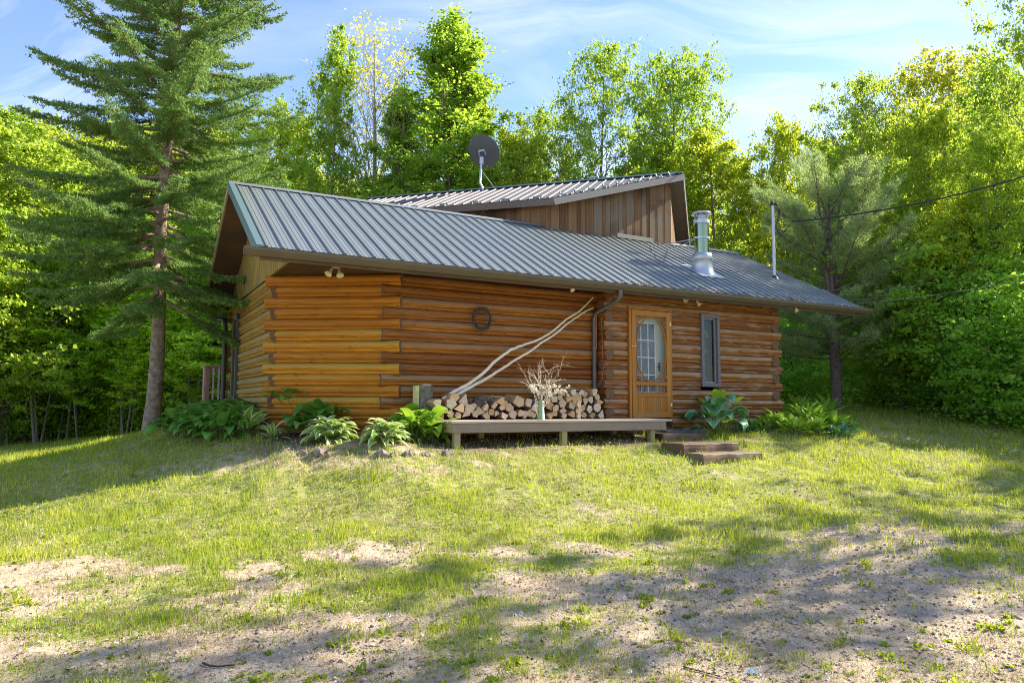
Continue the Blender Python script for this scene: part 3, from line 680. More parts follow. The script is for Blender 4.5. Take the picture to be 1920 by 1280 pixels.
mb.prism([(sp.x-0.34, sp.y-0.36, rz(sp.y-0.36)+0.026), (sp.x+0.34, sp.y-0.36, rz(sp.y-0.36)+0.026), (sp.x+0.34, sp.y+0.3, rz(sp.y+0.3)+0.026), (sp.x-0.34, sp.y+0.3, rz(sp.y+0.3)+0.026)], (0, 0, 0.006))
mb.build('flashing_cone', M_galv, chim)
mb = MB(); zz = sp.z+0.74
for dzz, uu in ((0.04, 2.3), (-0.0, 3.0)):
    mb.tube([(sp.x-0.1, sp.y, zz), (uu, VW-0.02, zz+dzz)], 0.012, 6)
mb.build('stay_rod', M_galv, chim)

# ---- downspouts
def tube_part(name, pts, r, mat, parent, n=10):
    mb = MB(); mb.tube(pts, r, n); return mb.build(name, mat, parent)
a = hitv(1163, 541, VE-0.08); e = hitv(1114, 592, VCW-0.06)
tube_part('downspout', [(a.x, VE-0.08, 3.64), (a.x, VE-0.08, 3.52), (a.x-0.03, VE-0.03, 3.44), (e.x+0.03, VCW-0.10, e.z+0.06), (e.x, VCW-0.06, e.z-0.06), (e.x, VCW-0.06, 1.42)], 0.042, metal_mat('downspout_brown', (0.13, 0.115, 0.09), 0.4, 0.4, 0.2), cabin)
g0 = hitu(396, 590, -6.6); g1 = hitu(422, 612, -6.42)
tube_part('downspout', [(-6.6, g0.y, 3.62), (-6.6, g0.y, 3.52), (-6.55, g0.y, 3.46), (-6.42, g1.y+0.1, 3.36), (-6.40, g1.y+0.1, 3.22), (-6.40, g1.y+0.1, 1.45)], 0.05, metal_mat('downspout_dark', (0.06, 0.055, 0.045), 0.4, 0.4, 0.2), cabin)

# ---- tall window in the gable wall
wa, wb_ = hitu(445, 650, UG-0.03), hitu(437.5, 650, UG-0.03)
mb = MB(); v0, v1 = wa.y, wb_.y
for (p0, p1) in (((v0, 1.7), (v0+0.12, 3.40)), ((v1-0.12, 1.7), (v1, 3.40)), ((v0, 3.30), (v1, 3.42)), ((v0, 1.60), (v1, 1.72))):
    mb.box((UG-0.06, p0[0], p0[1]), (UG+0.02, p1[0], p1[1]))
win = mb.build('window', simple('olive_frame', (0.085, 0.08, 0.05), 0.6), cabin); mb = MB(); mb.box((UG-0.02, v0+0.1, 1.7), (UG-0.01, v1-0.1, 3.35)); mb.build('pane', M_glass, win)

# ---- front window
mb = MB(); mb.box((1.5, 0.55, 1.6), (2.9, 0.57, 3.6)); mb.build('dark_backing', M_dark, cabin)  # added near-black sheet that stands in for the dimness behind the pane
mb = MB(); u0, u1, z0, z1 = 1.800, 2.290, 1.945, 3.405
for p, q_ in (((u0, z0), (u0+0.07, z1)), ((u1-0.07, z0), (u1, z1)), ((u0+0.07, z1-0.075), (u1-0.07, z1)), ((u0+0.07, z0), (u1-0.07, z0+0.075))):
    mb.box((p[0], -0.055, p[1]), (q_[0], 0.10, q_[1]))
win = mb.build('window', M_frame, cabin, bevel=0.006)
mb = MB(); mb.add([(u0+0.06, 0.03, z0+0.07), (u1-0.06, 0.03, z0+0.07), (u1-0.06, 0.03, z1-0.07), (u0+0.06, 0.03, z1-0.07)], [(0, 1, 2, 3)]); mb.build('pane', M_glass, win, fixn=False)
mb = MB(); i0, i1 = u0+0.07, u1-0.07
for p, q_ in (((i0, z0+0.075), (i0+0.028, z1-0.075)), ((i1-0.028, z0+0.075), (i1, z1-0.075)), ((i0, z1-0.103), (i1, z1-0.075)), ((i0, z0+0.075), (i1, z0+0.103))):
    mb.box((p[0], 0.0, p[1]), (q_[0], 0.05, q_[1]))
mb.build('sash', simple('sash_grey', (0.26, 0.24, 0.27), 0.5), win)
mb = MB()
for k in range(5):
    x = u0+0.19+0.045*k; mb.prism([(x, 0.12, z0+0.1), (x+0.035, 0.14, z0+0.1), (x+0.035, 0.14, z1-0.1), (x, 0.12, z1-0.1)], (0, 0.004, 0))
mb.build('curtain', simple('olive_curtain', (0.22, 0.19, 0.05), 0.9, var=0.3), win)
for (px, py, s) in ((1323, 625, 0.075), (1323, 658, 0.045)):
    c = hitv(px, py, 0.09); mb = MB()
    for k in range(26):
        p = Vector(c) + Vector((rng.gauss(0, s*0.45), rng.gauss(0, 0.01), rng.gauss(0, s*0.55))); a = rng.random()*6.3; l = s*0.5
        mb.add([p, p+Vector((l*math.cos(a), 0.01, l*math.sin(a))), p+Vector((l*1.4*math.cos(a+.5), 0, l*1.4*math.sin(a+.5))), p+Vector((l*math.cos(a+1), -0.01, l*math.sin(a+1)))], [(0, 1, 2, 3)])
    mb.tube([Vector(c)+Vector((0, 0, s)), (c.x, 0.09, z1-0.08)], 0.002, 4)
    o_ = mb.build('hanging_plant', simple('ivy_green', (0.18, 0.42, 0.04), 0.6), None, (c.x, c.y, c.z), fixn=False); o_.location = W(*c); o_.rotation_euler = (0, 0, YAW)
    tag(o_, 'bright green trailing plant hanging high inside the narrow window' if py < 640 else 'small pale green plant sprig lower inside the narrow window', 'plant')
c = hitv(1322, 712, 0.10); mb = MB(); mb.lathe((0, 0, -0.045), [(0.001, 0), (0.035, 0.004), (0.05, 0.04), (0.03, 0.08), (0.018, 0.10), (0.022, 0.13), (0.001, 0.13)], 16)
o_ = mb.build('glass_bottle', simple('blue_glass', (0.02, 0.16, 0.55), 0.1), None); o_.location = W(c.x, c.y, z0+0.12+0.03); tag(o_, 'round blue glass bottle inside the bottom corner of the narrow window', 'bottle')

# ---- screen door and the white door behind it
DU0, DZ0 = 0.0, 1.335
mb = MB()
mb.box((0.0, -0.05, DZ0), (0.05, 0.12, 3.385)); mb.box((0.98, -0.05, DZ0), (1.03, 0.12, 3.385)); mb.box((-0.01, -0.06, 3.385), (1.04, 0.12, 3.425))
mb.box((-0.03, -0.045, 3.428), (1.06, 0.1, 3.455))
frame_o = mb.build('door_frame', M_door, cabin, bevel=0.004)
def du(x): return 0.055 + (x-105)/425*0.92      # door-leaf picture units -> metres
def dzv(y): return 3.375 - (y-57)/1140*2.035
mb = MB(); Vf, Vb_ = -0.062, -0.028
def rail(x0, y0, x1, y1, f=Vf, b_=Vb_): mb.box((du(x0), f, dzv(y1)), (du(x1), b_, dzv(y0)))
rail(105, 57, 147, 1195); rail(490, 57, 530, 1195); rail(147, 57, 490, 116); rail(147, 818, 490, 852); rail(147, 930, 490, 976); rail(147, 1140, 490, 1195)
rail(147, 852, 490, 858, Vf-0.004); rail(147, 934, 490, 940, Vf-0.006)
sd = mb.build('screen_door', M_door, cabin, bevel=0.003)
mb = MB(); x = 147.0
while x < 489: mb.box((du(x)+0.002, Vf+0.012, dzv(1140)), (du(min(x+24.5, 490))-0.002, Vb_, dzv(976))); x += 24.5
mb.build('panel', M_door, sd)
cx_, cz_ = (du(148)+du(490))/2, (dzv(118)+dzv(818))/2; ra, rb = (du(490)-du(148))/2-0.008, (dzv(118)-dzv(818))/2-0.006
mb = MB(); mb.tube([(cx_+ra*math.cos(a), (Vf+Vb_)/2, cz_+rb*math.sin(a)) for a in np.linspace(0, 2*PI, 57)[:-1]], 0.015, 8, closed=True); mb.build('oval_moulding', M_door, sd)
for sx in (-1, 1):
    for sz in (-1, 1):
        mb = MB(); ccx, ccz = cx_+sx*(ra-0.065), cz_+sz*(rb-0.085)
        bx, bz = cx_+sx*(ra+0.0), cz_+sz*(rb-0.0)
        for (ox_, oz_, rr, t0) in ((0.03, -0.015, 0.042, 0.0), (-0.02, 0.035, 0.036, 1.5), (0.045, -0.10, 0.022, 2.0)):
            pts = []
            for k in range(20):
                th = t0 + k*0.42; r_ = rr*(1-k/26)
                pts.append((ccx+sx*ox_+sx*r_*math.cos(th), (Vf+Vb_)/2, ccz+sz*oz_+sz*r_*math.sin(th)))
            mb.tube(pts, 0.0085, 6)
        mb.tube([(bx-sx*0.02, -0.045, bz-sz*0.24), (bx-sx*0.012, -0.045, bz-sz*0.12), (bx-sx*0.012, -0.045, bz-sz*0.012), (bx-sx*0.12, -0.045, bz-sz*0.012), (bx-sx*0.2, -0.045, bz-sz*0.02)], 0.008, 6)
        mb.build('scroll', M_door, sd)
for k in range(7):
    x = du(180 + 46.5*k); mb = MB(); za, zb = dzv(932), dzv(852)
    mb.lathe((x, -0.045, za), [(0.009, 0), (0.013, 0.02), (0.006, 0.035), (0.014, 0.06), (0.006, 0.09), (0.012, 0.115), (0.008, zb-za)], 8); mb.build('spindle', M_door, sd)
mb = MB(); mb.box((du(147), -0.030, dzv(930)), (du(490), -0.0285, dzv(116))); mb.build('insect_screen', M_screen, sd)
mb = MB(); mb.box((0.045, -0.075, dzv(452)), (0.13, -0.06, dzv(438))); mb.lathe((0.075, -0.075, dzv(445)), [(0.001, 0), (0.014, 0.004), (0.014, 0.016), (0.001, 0.02)], 12, ax=(0, -1, 0)); mb.build('handle', M_cream, sd)
for yy in (190, 1060):
    mb = MB(); mb.box((du(523), -0.07, dzv(yy+18)), (du(541), -0.058, dzv(yy-18))); mb.tube([(du(532), -0.068, dzv(yy+20)), (du(532), -0.068, dzv(yy-20))], 0.006, 8); mb.build('hinge', M_cream, sd)
# white glazed door
mb = MB(); mb.box((0.05, 0.075, DZ0), (0.98, 0.115, 3.38)); 
inner = mb.build('inner_door', M_white, cabin)
gu0, gu1 = du(163), du(401); gz1, gz0 = dzv(185), dzv(925)
mb = MB(); mb.box((gu0, 0.066, gz0), (gu1, 0.074, gz1)); mb.build('pane', simple('dim_glass', (0.13, 0.16, 0.18), 0.12, var=0.3, scale=3), inner)
mb = MB()
for k in range(4): x = gu0+(gu1-gu0)*k/3; mb.box((x-0.010, 0.055, gz0), (x+0.010, 0.066, gz1))
for k in range(5): z = gz1+(gz0-gz1)*k/4; mb.box((gu0, 0.053, z-0.009), (gu1, 0.0655, z+0.009))
mb.build('glazing_bar', simple('bar_white', (0.85, 0.90, 0.82), 0.4), inner)
mb = MB(); hx, hz = du(452), dzv(650); mb.box((hx-0.02, 0.06, hz-0.08), (hx+0.02, 0.074, hz+0.08)); mb.tube([(hx, 0.05, hz), (hx-0.0, 0.03, hz), (hx-0.09, 0.03, hz+0.0)], 0.009, 8); mb.build('handle', M_frame, inner)
# ================================================================== things around the cabin
ORD = ['first','second','third','fourth','fifth','sixth','seventh','eighth','ninth','tenth','eleventh','twelfth','thirteenth','fourteenth','fifteenth','sixteenth','seventeenth','eighteenth','nineteenth','twentieth',
       'twenty-first','twenty-second','twenty-third','twenty-fourth','twenty-fifth','twenty-sixth','twenty-seventh','twenty-eighth','twenty-ninth','thirtieth']
def cab(name, label, cat, u, v, z, group=None): return thing(name, label, cat, W(u, v, z), YAW, group)
# ---- deck
M_deck = wood_mat('deck_boards', (0.30, 0.23, 0.19), (0.50, 0.42, 0.36), (0.42, 0.38, 0.35), 'X', 0.4)
M_fascia = simple('deck_paint', (0.25, 0.185, 0.135), 0.6, var=0.12, scale=4)
M_post = wood_mat('treated_post', (0.22, 0.20, 0.08), (0.40, 0.34, 0.14), (0.30, 0.26, 0.16), 'Z', 0.3)
dk = cab('porch_deck', 'low brown wooden deck on short posts carrying the woodpile', 'deck', -4.03, -1.0, 0.0); o0 = (-4.03, -1.0, 0)
DT = 1.335
mb = MB(); v = -1.02; i = 0
while v < 0.12:
    mb.box((-4.05-0.01*(i % 3), v, DT-0.036), (0.17+0.012*((i*2) % 3), min(v+0.137, 0.14), DT)); v += 0.143; i += 1
mb.build('decking', M_deck, dk, o0, bevel=0.004)
mb = MB(); mb.box((-4.03, -1.0, 1.155), (0.05, -0.965, DT-0.04)); mb.box((-4.03, -0.96, 1.155), (-3.995, 0.14, DT-0.04), 1); mb.box((0.015, -0.96, 1.155), (0.05, 0.14, DT-0.04)); mb.build('rim_board', [M_fascia, M_post], dk, o0, bevel=0.003)
for px in (856, 1057, 1222):
    p = hitv(px, 830, -0.93); q = W(p.x, -0.93); mb = MB(); mb.box((p.x-0.05, -0.965, H(q.x, q.y)-0.15), (p.x+0.05, -0.865, 1.30)); mb.build('post', M_post, dk, o0, bevel=0.005)
for px in (900, 1150):
    p = hitv(px, 830, -0.1); q = W(p.x, -0.1); mb = MB(); mb.box((p.x-0.05, -0.15, H(q.x, q.y)-0.15), (p.x+0.05, -0.05, 1.30)); mb.build('post', M_post, dk, o0)
mb = MB()
for k in range(6): mb.box((-3.9+0.75*k, -0.96, 1.17), (-3.86+0.75*k, 0.13, DT-0.038))
mb.build('joist', M_fascia, dk, o0)
# ---- timber steps
M_step = wood_mat('step_timber', (0.09, 0.055, 0.032), (0.22, 0.145, 0.09), (0.20, 0.15, 0.105), 'X', 0.2, darkstain=0.8)
for (px, py, Yd, hgt, L, dep, lab) in ((1318, 865, 11.35, 0.11, 1.25, 0.42, 'lowest weathered timber step sunk in the grass'), (1283, 850, 11.75, 0.15, 1.22, 0.55, 'middle weathered timber step with a squared front face'),
                                       (1243, 826, 12.9, 0.12, 1.05, 0.5, 'topmost timber step beside the deck corner')):
    P = at(px, py, Yd); l = toL(P); mb = MB()
    n = 8
    for k in range(n):
        pass
    nu, nv, sr = 22, 8, random.Random(px); V = []
    prof = [(0, -0.12), (0, 0), (0.0, hgt*0.5), (0.006, hgt-0.012), (0.02, hgt)]
    ring = prof + [(dep*q, hgt) for q in (0.2, 0.4, 0.6, 0.8)] + [(dep-0.02, hgt), (dep, hgt-0.02), (dep, -0.12)]
    for i in range(nu+1):
        x_ = L*i/nu; e_ = 0.012*math.sin(i*0.5+px)+0.003*sr.random()
        for q, z_ in ring: V.append((x_ + (0.012*sr.random() if i in (0, nu) else 0), q + (e_ + 0.002*sr.random() if q < 0.05 else 0), z_ + (0.004*math.sin(i*0.8+q*9)*(1 if z_ > 0 else 0)) - (0.005*sr.random() if 0 < z_ and q < 0.03 else 0)))
    m_ = len(ring); mb.add(V, [(i*m_+k, i*m_+k+1, (i+1)*m_+k+1, (i+1)*m_+k) for i in range(nu) for k in range(m_-1)] + [tuple(range(m_)), tuple(reversed(range(nu*m_, nu*m_+m_)))])
    o_ = mb.build('timber_step', M_step, None, (0, 0, 0)); o_.location = P; o_.rotation_euler = (0.0, 0.0, YAW+rng.uniform(-0.04, 0.04))
    tag(o_, lab, 'step', 'steps up to the cabin door')
P = at(1250, 815, 13.4); mb = MB(); mb.box((0, 0, -0.06), (0.95, 0.6, 0.02)); o_ = mb.build('doormat', simple('dark_mat', (0.10, 0.09, 0.10), 0.9, var=0.3), None, bevel=0.01); o_.location = (P.x, P.y, 1.10); o_.rotation_euler = (0, 0, YAW); tag(o_, 'flat dark mat lying between the deck and the topmost step', 'mat')

# ---- woodpile: every split log a thing
M_grain, t, b = new_mat('split_wood')
co = t.n('ShaderNodeTexCoord').outputs['Object']; r = t.xyz(t.n('ShaderNodeAttribute', attribute_name='lc').outputs['Vector'])[2]
oi = t.n('ShaderNodeObjectInfo').outputs['Random']
nz = t.noise(co, 26, 5, 0.7); rings = t.math('SINE', t.math('MULTIPLY', t.n('ShaderNodeVectorMath', {0: co}, operation='LENGTH').outputs['Value'], 420))
c1 = t.mix(oi, (0.54, 0.34, 0.13), (0.64, 0.53, 0.38)); c1 = t.mix(t.ramp(nz, [(0.3, 0.5), (0.65, 0.0)]), c1, (0.16, 0.10, 0.06))
c1 = t.mix(t.ramp(rings, [(0.0, 0.0), (1.0, 0.18)]), c1, (0.20, 0.13, 0.08))
t.set(b.inputs['Base Color'], c1); b.inputs['Roughness'].default_value = 0.85; t.set(b.inputs['Normal'], t.bump(nz, 0.5, 0.006))
M_bark = simple('bark', (0.13, 0.105, 0.08), 0.95, var=0.55, scale=22, bump=0.8)
M_split = wood_mat('split_face', (0.34, 0.20, 0.09), (0.52, 0.36, 0.20), (0.36, 0.30, 0.24), 'Y', 0.4)
L_ = lambda x, y, r, k: (800+x*.09375, 700+y*.09375, r*.09375, k)
R_ = lambda x, y, r, k: (980+x*.10937, 660+y*.10937, r*.10937, k)
fw = [L_(215,610,105,'w'),L_(540,480,105,'b'),L_(470,610,112,'b'),L_(755,540,108,'w'),L_(375,735,72,'b'),L_(655,700,104,'w'),L_(865,700,104,'b'),L_(255,770,60,'b'),L_(480,815,82,'b'),L_(635,845,70,'b'),L_(795,815,84,'w'),L_(975,815,70,'b'),
      L_(1085,760,104,'w'),L_(1215,825,96,'w'),L_(1340,640,76,'b'),L_(1475,560,92,'w'),L_(1310,765,70,'b'),L_(1400,800,58,'w'),L_(1545,830,92,'b'),L_(1500,690,66,'b'),L_(1670,690,96,'b'),L_(1850,560,130,'b'),L_(1735,830,92,'b'),L_(1890,800,80,'w'),
      L_(300,850,62,'b'),L_(960,650,60,'b'),L_(1590,600,60,'b'),L_(1180,690,80,'b'),
      R_(110,865,78,'b'),R_(40,1055,78,'w'),R_(135,1035,78,'w'),R_(235,955,92,'b'),R_(300,1070,64,'b'),R_(200,1080,60,'b'),R_(350,900,62,'b'),R_(470,715,74,'b'),R_(430,830,58,'w'),R_(550,820,66,'b'),R_(480,910,92,'b'),R_(460,1085,64,'w'),R_(555,965,66,'b'),R_(570,1060,64,'b'),R_(680,690,84,'w'),R_(650,790,70,'w'),R_(685,890,94,'b'),
      R_(790,790,74,'b'),R_(705,1005,70,'b'),R_(715,1090,56,'b'),R_(860,915,84,'b'),R_(845,1065,72,'w'),R_(930,800,100,'b'),R_(955,900,64,'b'),R_(955,1015,74,'b'),R_(1040,955,58,'r'),R_(1080,720,66,'b'),R_(1100,850,80,'w'),R_(1180,820,62,'b'),R_(1230,680,74,'b'),R_(1150,980,70,'b'),R_(1290,780,70,'b'),R_(1325,860,66,'w'),R_(1265,950,76,'r'),R_(1220,1080,70,'b'),R_(1330,1070,72,'w'),R_(1060,1075,66,'b'),R_(950,1090,60,'b'),
      R_(1000,690,60,'b'),R_(590,640,60,'b'),R_(860,690,60,'b')]
VF = -0.33
recs = []
for px, py, rp, kd in fw:
    p = hitv(px, py, VF); rr = rp*11.9/FPX*1.02
    recs.append([p.x, max(p.z, DT+rr*0.62), rr, kd])
def rowof(z): return 0 if z < 1.44 else 1 if z < 1.555 else 2 if z < 1.67 else 3
rown = ['bottom row', 'second row', 'third row', 'top row']; cnt = {}
recs.sort(key=lambda q: q[0])
wedge_i = 0
for u, z, rr, kd in recs:
    rw = rowof(z); cnt[rw] = cnt.get(rw, 0)+1
    mb = MB(); rot = rng.random()*6.3
    if kd == 'w': angs = [0, 0.9, 2.2, 3.0, 4.3]; rads = [1.15, 0.75, 1.1, 0.8, 1.05]
    elif kd == 'r': angs = [k*2*PI/14 for k in range(14)]; rads = [0.92+0.1*rng.random() for _ in angs]
    else:
        n = rng.choice([4, 5, 5, 6]); angs = [2*PI*(k+0.5*rng.random())/n for k in range(n)]; rads = [0.8+0.42*rng.random() for _ in angs]
    if kd == 'w': angs = [0, 2.0+0.3*rng.random(), 2.6, 3.6, 4.2+0.2*rng.random()]; rads = [1.25, 1.05, 0.95, 0.95, 1.05]
    poly = [(math.cos(a+rot)*q*rr, math.sin(a+rot)*q*rr) for a, q in zip(angs, rads)]
    L = 0.36+0.06*rng.random(); dv = rng.uniform(-0.035, 0.035); nseg = 4; n = len(poly); tx, tz = rng.uniform(-.03, .03), rng.uniform(-.02, .02)
    V = []
    for s in range(nseg+1):
        f = s/nseg; k_ = 1+0.05*math.sin(f*5+rot)
        V += [(x*k_+tx*f+0.003*rng.random(), f*L, y*k_+tz*f+0.003*rng.random()) for x, y in poly]
    mb.add(V, [(s*n+k, s*n+(k+1) % n, (s+1)*n+(k+1) % n, (s+1)*n+k) for s in range(nseg) for k in range(n)], 1 if (kd == 'r' or rng.random() < 0.5) else 2, None, kd == 'r')
    mb.add(V[:n], [tuple(range(n))], 0); mb.add(V[-n:], [tuple(range(n))], 0)
    # bark on the outer side of the piece
    if kd != 'r' and n >= 4:
        a, c = V[0], V[n-1]
    o_ = mb.build('firewood_log', [M_grain, M_bark, M_split], None, loc=W(u, VF+dv, z), rz=YAW+rng.uniform(-0.06, 0.06), bevel=0.003)
    kdn = {'w': 'wedge-shaped split log', 'b': 'blocky split log', 'r': 'round unsplit log'}[kd]
    tag(o_, f'{kdn}, {ORD[cnt[rw]-1]} from the left in the {rown[rw]} of the woodpile', 'firewood', 'firewood stacked on the deck')
# dark burl and twigs on the pile
p = hitv(900, 757, -0.2); mb = MB(); V = []
for i in range(13):
    th = PI*i/12
    for k in range(18):
        ph = 2*PI*k/18; rr = 0.125*(1+0.16*math.sin(3*ph+2*th)+0.10*math.sin(7*ph-5*th)+0.05*rng.random()); V.append((rr*1.15*math.sin(th)*math.cos(ph), rr*math.cos(th), rr*math.sin(th)*math.sin(ph)))
mb.add(V, [(i*18+k, i*18+(k+1) % 18, (i+1)*18+(k+1) % 18, (i+1)*18+k) for i in range(12) for k in range(18)], 0, None, True)
o_ = mb.build('burl_log', simple('burl_bark', (0.10, 0.075, 0.06), 0.95, var=0.6, scale=18, bump=1.0), None, loc=W(p.x, -0.2, p.z), rz=YAW); tag(o_, 'dark lumpy burl log lying among the split firewood', 'log')
M_twig = simple('dry_twig', (0.36, 0.30, 0.21), 0.85, var=0.35, scale=30)
def twig_bundle(name, label, cat, px, py, v, n, spread, L):
    p = hitv(px, py, v); mb = MB()
    for k in range(n):
        a = rng.gauss(0.3, 0.5); st = Vector((rng.gauss(0, spread), rng.gauss(0, 0.05), rng.gauss(0.0, 0.02)))
        pts = [st]; 
        for s in range(4): pts.append(pts[-1]+Vector((math.cos(a)*L/4, rng.gauss(0, 0.01), -abs(math.sin(a))*L/6+rng.gauss(0, 0.012)))); a += rng.gauss(0, 0.25)
        mb.tube(pts, [0.007, 0.006, 0.005, 0.004, 0.002], 5)
    o_ = mb.build(name, M_twig, None, loc=W(p.x, v, p.z), rz=YAW, fixn=False); tag(o_, label, cat)
twig_bundle('kindling', 'bundle of thin dry kindling twigs lying on the firewood', 'kindling', 925, 744, -0.2, 22, 0.08, 0.26)
twig_bundle('bark_strips', 'loose curled bark strips on the higher end of the woodpile', 'bark', 1070, 731, -0.22, 16, 0.07, 0.22)

# ---- stump left of the deck
p = at(795, 760, 11.75); zg = H(p.x, p.y)-0.05; top = at(795, 722, 11.75).z
mb = MB(); pts = [(0, 0, (top-zg)*k/6) for k in range(7)]; mb.tube(pts, [0.155, 0.142, 0.138, 0.137, 0.138, 0.137, 0.135], 20, 0, True, 1, wob=0.05)
st = mb.build('tree_stump', [simple('grey_bark', (0.15, 0.14, 0.10), 0.95, var=0.5, scale=16, bump=0.9), M_grain], None, loc=(p.x, p.y, zg), rz=YAW); tag(st, 'tall grey cut log standing upright at the left end of the woodpile', 'stump')
mb = MB(); mb.box((-0.185, -0.09, (top-zg)-0.36), (-0.12, 0.02, (top-zg)-0.01)); mb.build('pale_split_face', simple('pale_wood', (0.52, 0.50, 0.20), 0.8, var=0.3), st)
mb = MB(); mb.box((-0.02, -0.04, top-zg), (0.10, 0.04, top-zg+0.016)); mb.build('wood_chip', simple('chip_wood', (0.72, 0.66, 0.5), 0.8), st)

# ---- two peeled birch poles leaning on the wall
M_birch, t, b = new_mat('birch_bark')
lc = t.n('ShaderNodeAttribute', attribute_name='lc').outputs['Vector']; al, hh, r = t.xyz(lc)
sp_ = t.noise(t.comb(t.math('MULTIPLY', al, 30), t.math('MULTIPLY', hh, 2), r), 1.0, 3, 0.6); nz = t.noise(t.comb(t.math('MULTIPLY', al, 4), hh, r), 2.0, 4)
c = t.mix(t.ramp(nz, [(0.35, 0), (0.7, 1)]), (0.68, 0.60, 0.42), (0.84, 0.77, 0.60)); c = t.mix(t.ramp(sp_, [(0.28, 0.85), (0.34, 0.0)]), c, (0.08, 0.06, 0.04))
c = t.mix(t.ramp(al, [(0.72, 0.0), (1.0, 0.75)]), c, (0.50, 0.40, 0.16))
t.set(b.inputs['Base Color'], c); b.inputs['Roughness'].default_value = 0.7
def pole(pts, r0, r1, label):
    P = []; n = len(pts)
    for i, (x, y) in enumerate(pts): v = -0.12+0.24*min(1, i/(n-1)*1.2); q = hitv(x, y, v); P.append(Vector((q.x, v, q.z)))
    # densify
    D = []
    for i in range(n-1):
        for s in range(4): f = s/4; D.append(P[i].lerp(P[i+1], f)+Vector((0, 0, rng.gauss(0, 0.003))))
    D.append(P[-1]); o = D[0]; m = len(D); rad = [r0+(r1-r0)*i/(m-1)+0.0015*rng.random() for i in range(m)]
    Ltot = sum((D[i+1]-D[i]).length for i in range(m-1))
    mb = MB(); mb.tube([d-o for d in D], rad, 10); mb.LC = [(a/Ltot, h_, r_) for a, h_, r_ in mb.LC]
    for k in range(16):
        i = rng.randrange(2, m-2); d = D[i]-o; a = rng.random()*6.3; mb.tube([d, d+Vector((0.02*math.cos(a), -0.03-0.02*rng.random(), 0.035*math.sin(a)))], [0.005, 0.002], 5, 1)
    root = mb.build('birch_pole', [M_birch, M_twig], None, loc=W(o.x, o.y, o.z), rz=YAW); tag(root, label, 'pole', 'birch poles leaning on the log wall')
pole([(830,748),(852,734),(880,719),(905,700),(930,675),(958,655),(985,645),(1008,638),(1035,622),(1060,600),(1088,582),(1112,558)], 0.030, 0.014, 'bent white birch pole, the upper of two leaning on the log wall')
pole([(853,742),(885,724),(915,708),(945,688),(970,672),(992,660),(1012,645),(1040,627),(1065,606),(1090,588),(1112,577)], 0.026, 0.013, 'straighter white birch pole, the lower of two leaning on the log wall')

# ---- enamel pitcher with dried blossom branches
p = hitz(1014, 787, DT); l = p; 
M_en, t, b = new_mat('enamel')
x, y, z = t.xyz(t.n('ShaderNodeTexCoord').outputs['Object'])
c = t.mix(t.ramp(t.math('ADD', x, 0.5), [(0.485, 0), (0.50, 1)]), (0.22, 0.36, 0.10), (0.62, 0.64, 0.66))
sp_ = t.noise(t.n('ShaderNodeTexCoord').outputs['Object'], 30, 2)
c = t.mix(t.ramp(sp_, [(0.66, 0), (0.69, 1)]), c, (0.03, 0.05, 0.14))
t.set(b.inputs['Base Color'], c); b.inputs['Roughness'].default_value = 0.25
mb = MB(); mb.lathe((0, 0, 0), [(0.001, 0.0), (0.066, 0.0), (0.068, 0.012), (0.062, 0.05), (0.054, 0.16), (0.047, 0.25), (0.050, 0.285), (0.058, 0.305), (0.052, 0.305), (0.044, 0.25), (0.05, 0.05), (0.001, 0.03)], 28)
pit = cab('enamel_pitcher', 'tall green and white enamel pitcher on the deck edge in front of the firewood', 'pitcher', p.x, p.y, DT+0.001); mb.build('body', M_en, pit)
mb = MB(); mb.tube([(-0.05, 0, 0.29), (-0.10, 0, 0.28), (-0.105, 0, 0.24), (-0.085, 0, 0.15), (-0.06, 0, 0.085)], 0.009, 8); mb.build('handle', simple('enamel_white', (0.75, 0.74, 0.68), 0.3), pit)
mb = MB(); fl = []
def sprig(p0, d, L, r, depth):
    pts = [p0]; n = 6
    for i in range(n):
        d = (d + Vector((rng.gauss(0, .16), rng.gauss(0, .16), rng.gauss(-0.02, .10)))).normalized(); pts.append(pts[-1]+d*L/n)
        if depth and i > 0 and rng.random() < 0.75: sprig(pts[-1], (d+Vector((rng.gauss(0, .6), rng.gauss(0, .5), rng.gauss(0.1, .4)))).normalized(), L*0.38, r*0.6, depth-1)
        fl.append((pts[-1], i/n))
    mb.tube(pts, [r*(1-0.75*i/n) for i in range(n+1)], 5)
for (dx_, dz_, L) in ((-0.10, 1, 0.62), (0.12, 1, 0.60), (0.30, 1, 0.60), (0.02, 1, 0.45), (-0.18, 1, 0.42), (0.2, .9, 0.45), (-0.5, .8, 0.26), (0.42, .9, 0.45), (0.1, 1, 0.35), (-0.1, 1, 0.38), (0.45, .6, 0.34), (0.0, 1.0, 0.5)):
    sprig(Vector((rng.gauss(0, .012), rng.gauss(0, .012), 0.12)), Vector((dx_, rng.gauss(0, 0.12), dz_)).normalized(), L+0.18, 0.0068, 2)
br = cab('dried_branches', 'dried twigs with white blossoms standing in the enamel pitcher', 'branches', p.x, p.y, DT+0.02)
mb.build('twigs', simple('pale_twig', (0.64, 0.53, 0.38), 0.8, var=0.3), br, fixn=False)
mb = MB()
for q, f in fl:
    if rng.random() < 0.42 and q.z < 0.55:
        for _ in range(rng.choice([1, 2, 3])):
            c0 = q+Vector([rng.gauss(0, .010) for _ in range(3)]); s = 0.009+0.007*rng.random()
            for k in range(4):
                a = Vector([rng.gauss(0, 1) for _ in range(3)]).normalized(); b2 = a.orthogonal().normalized(); mb.add([c0, c0+a*s+b2*s*.5, c0+a*s*1.5, c0+a*s-b2*s*.5], [(0, 1, 2, 3)])
mb.build('blossoms', simple('dried_petal', (0.72, 0.66, 0.54), 0.8, var=0.2), br, fixn=False)

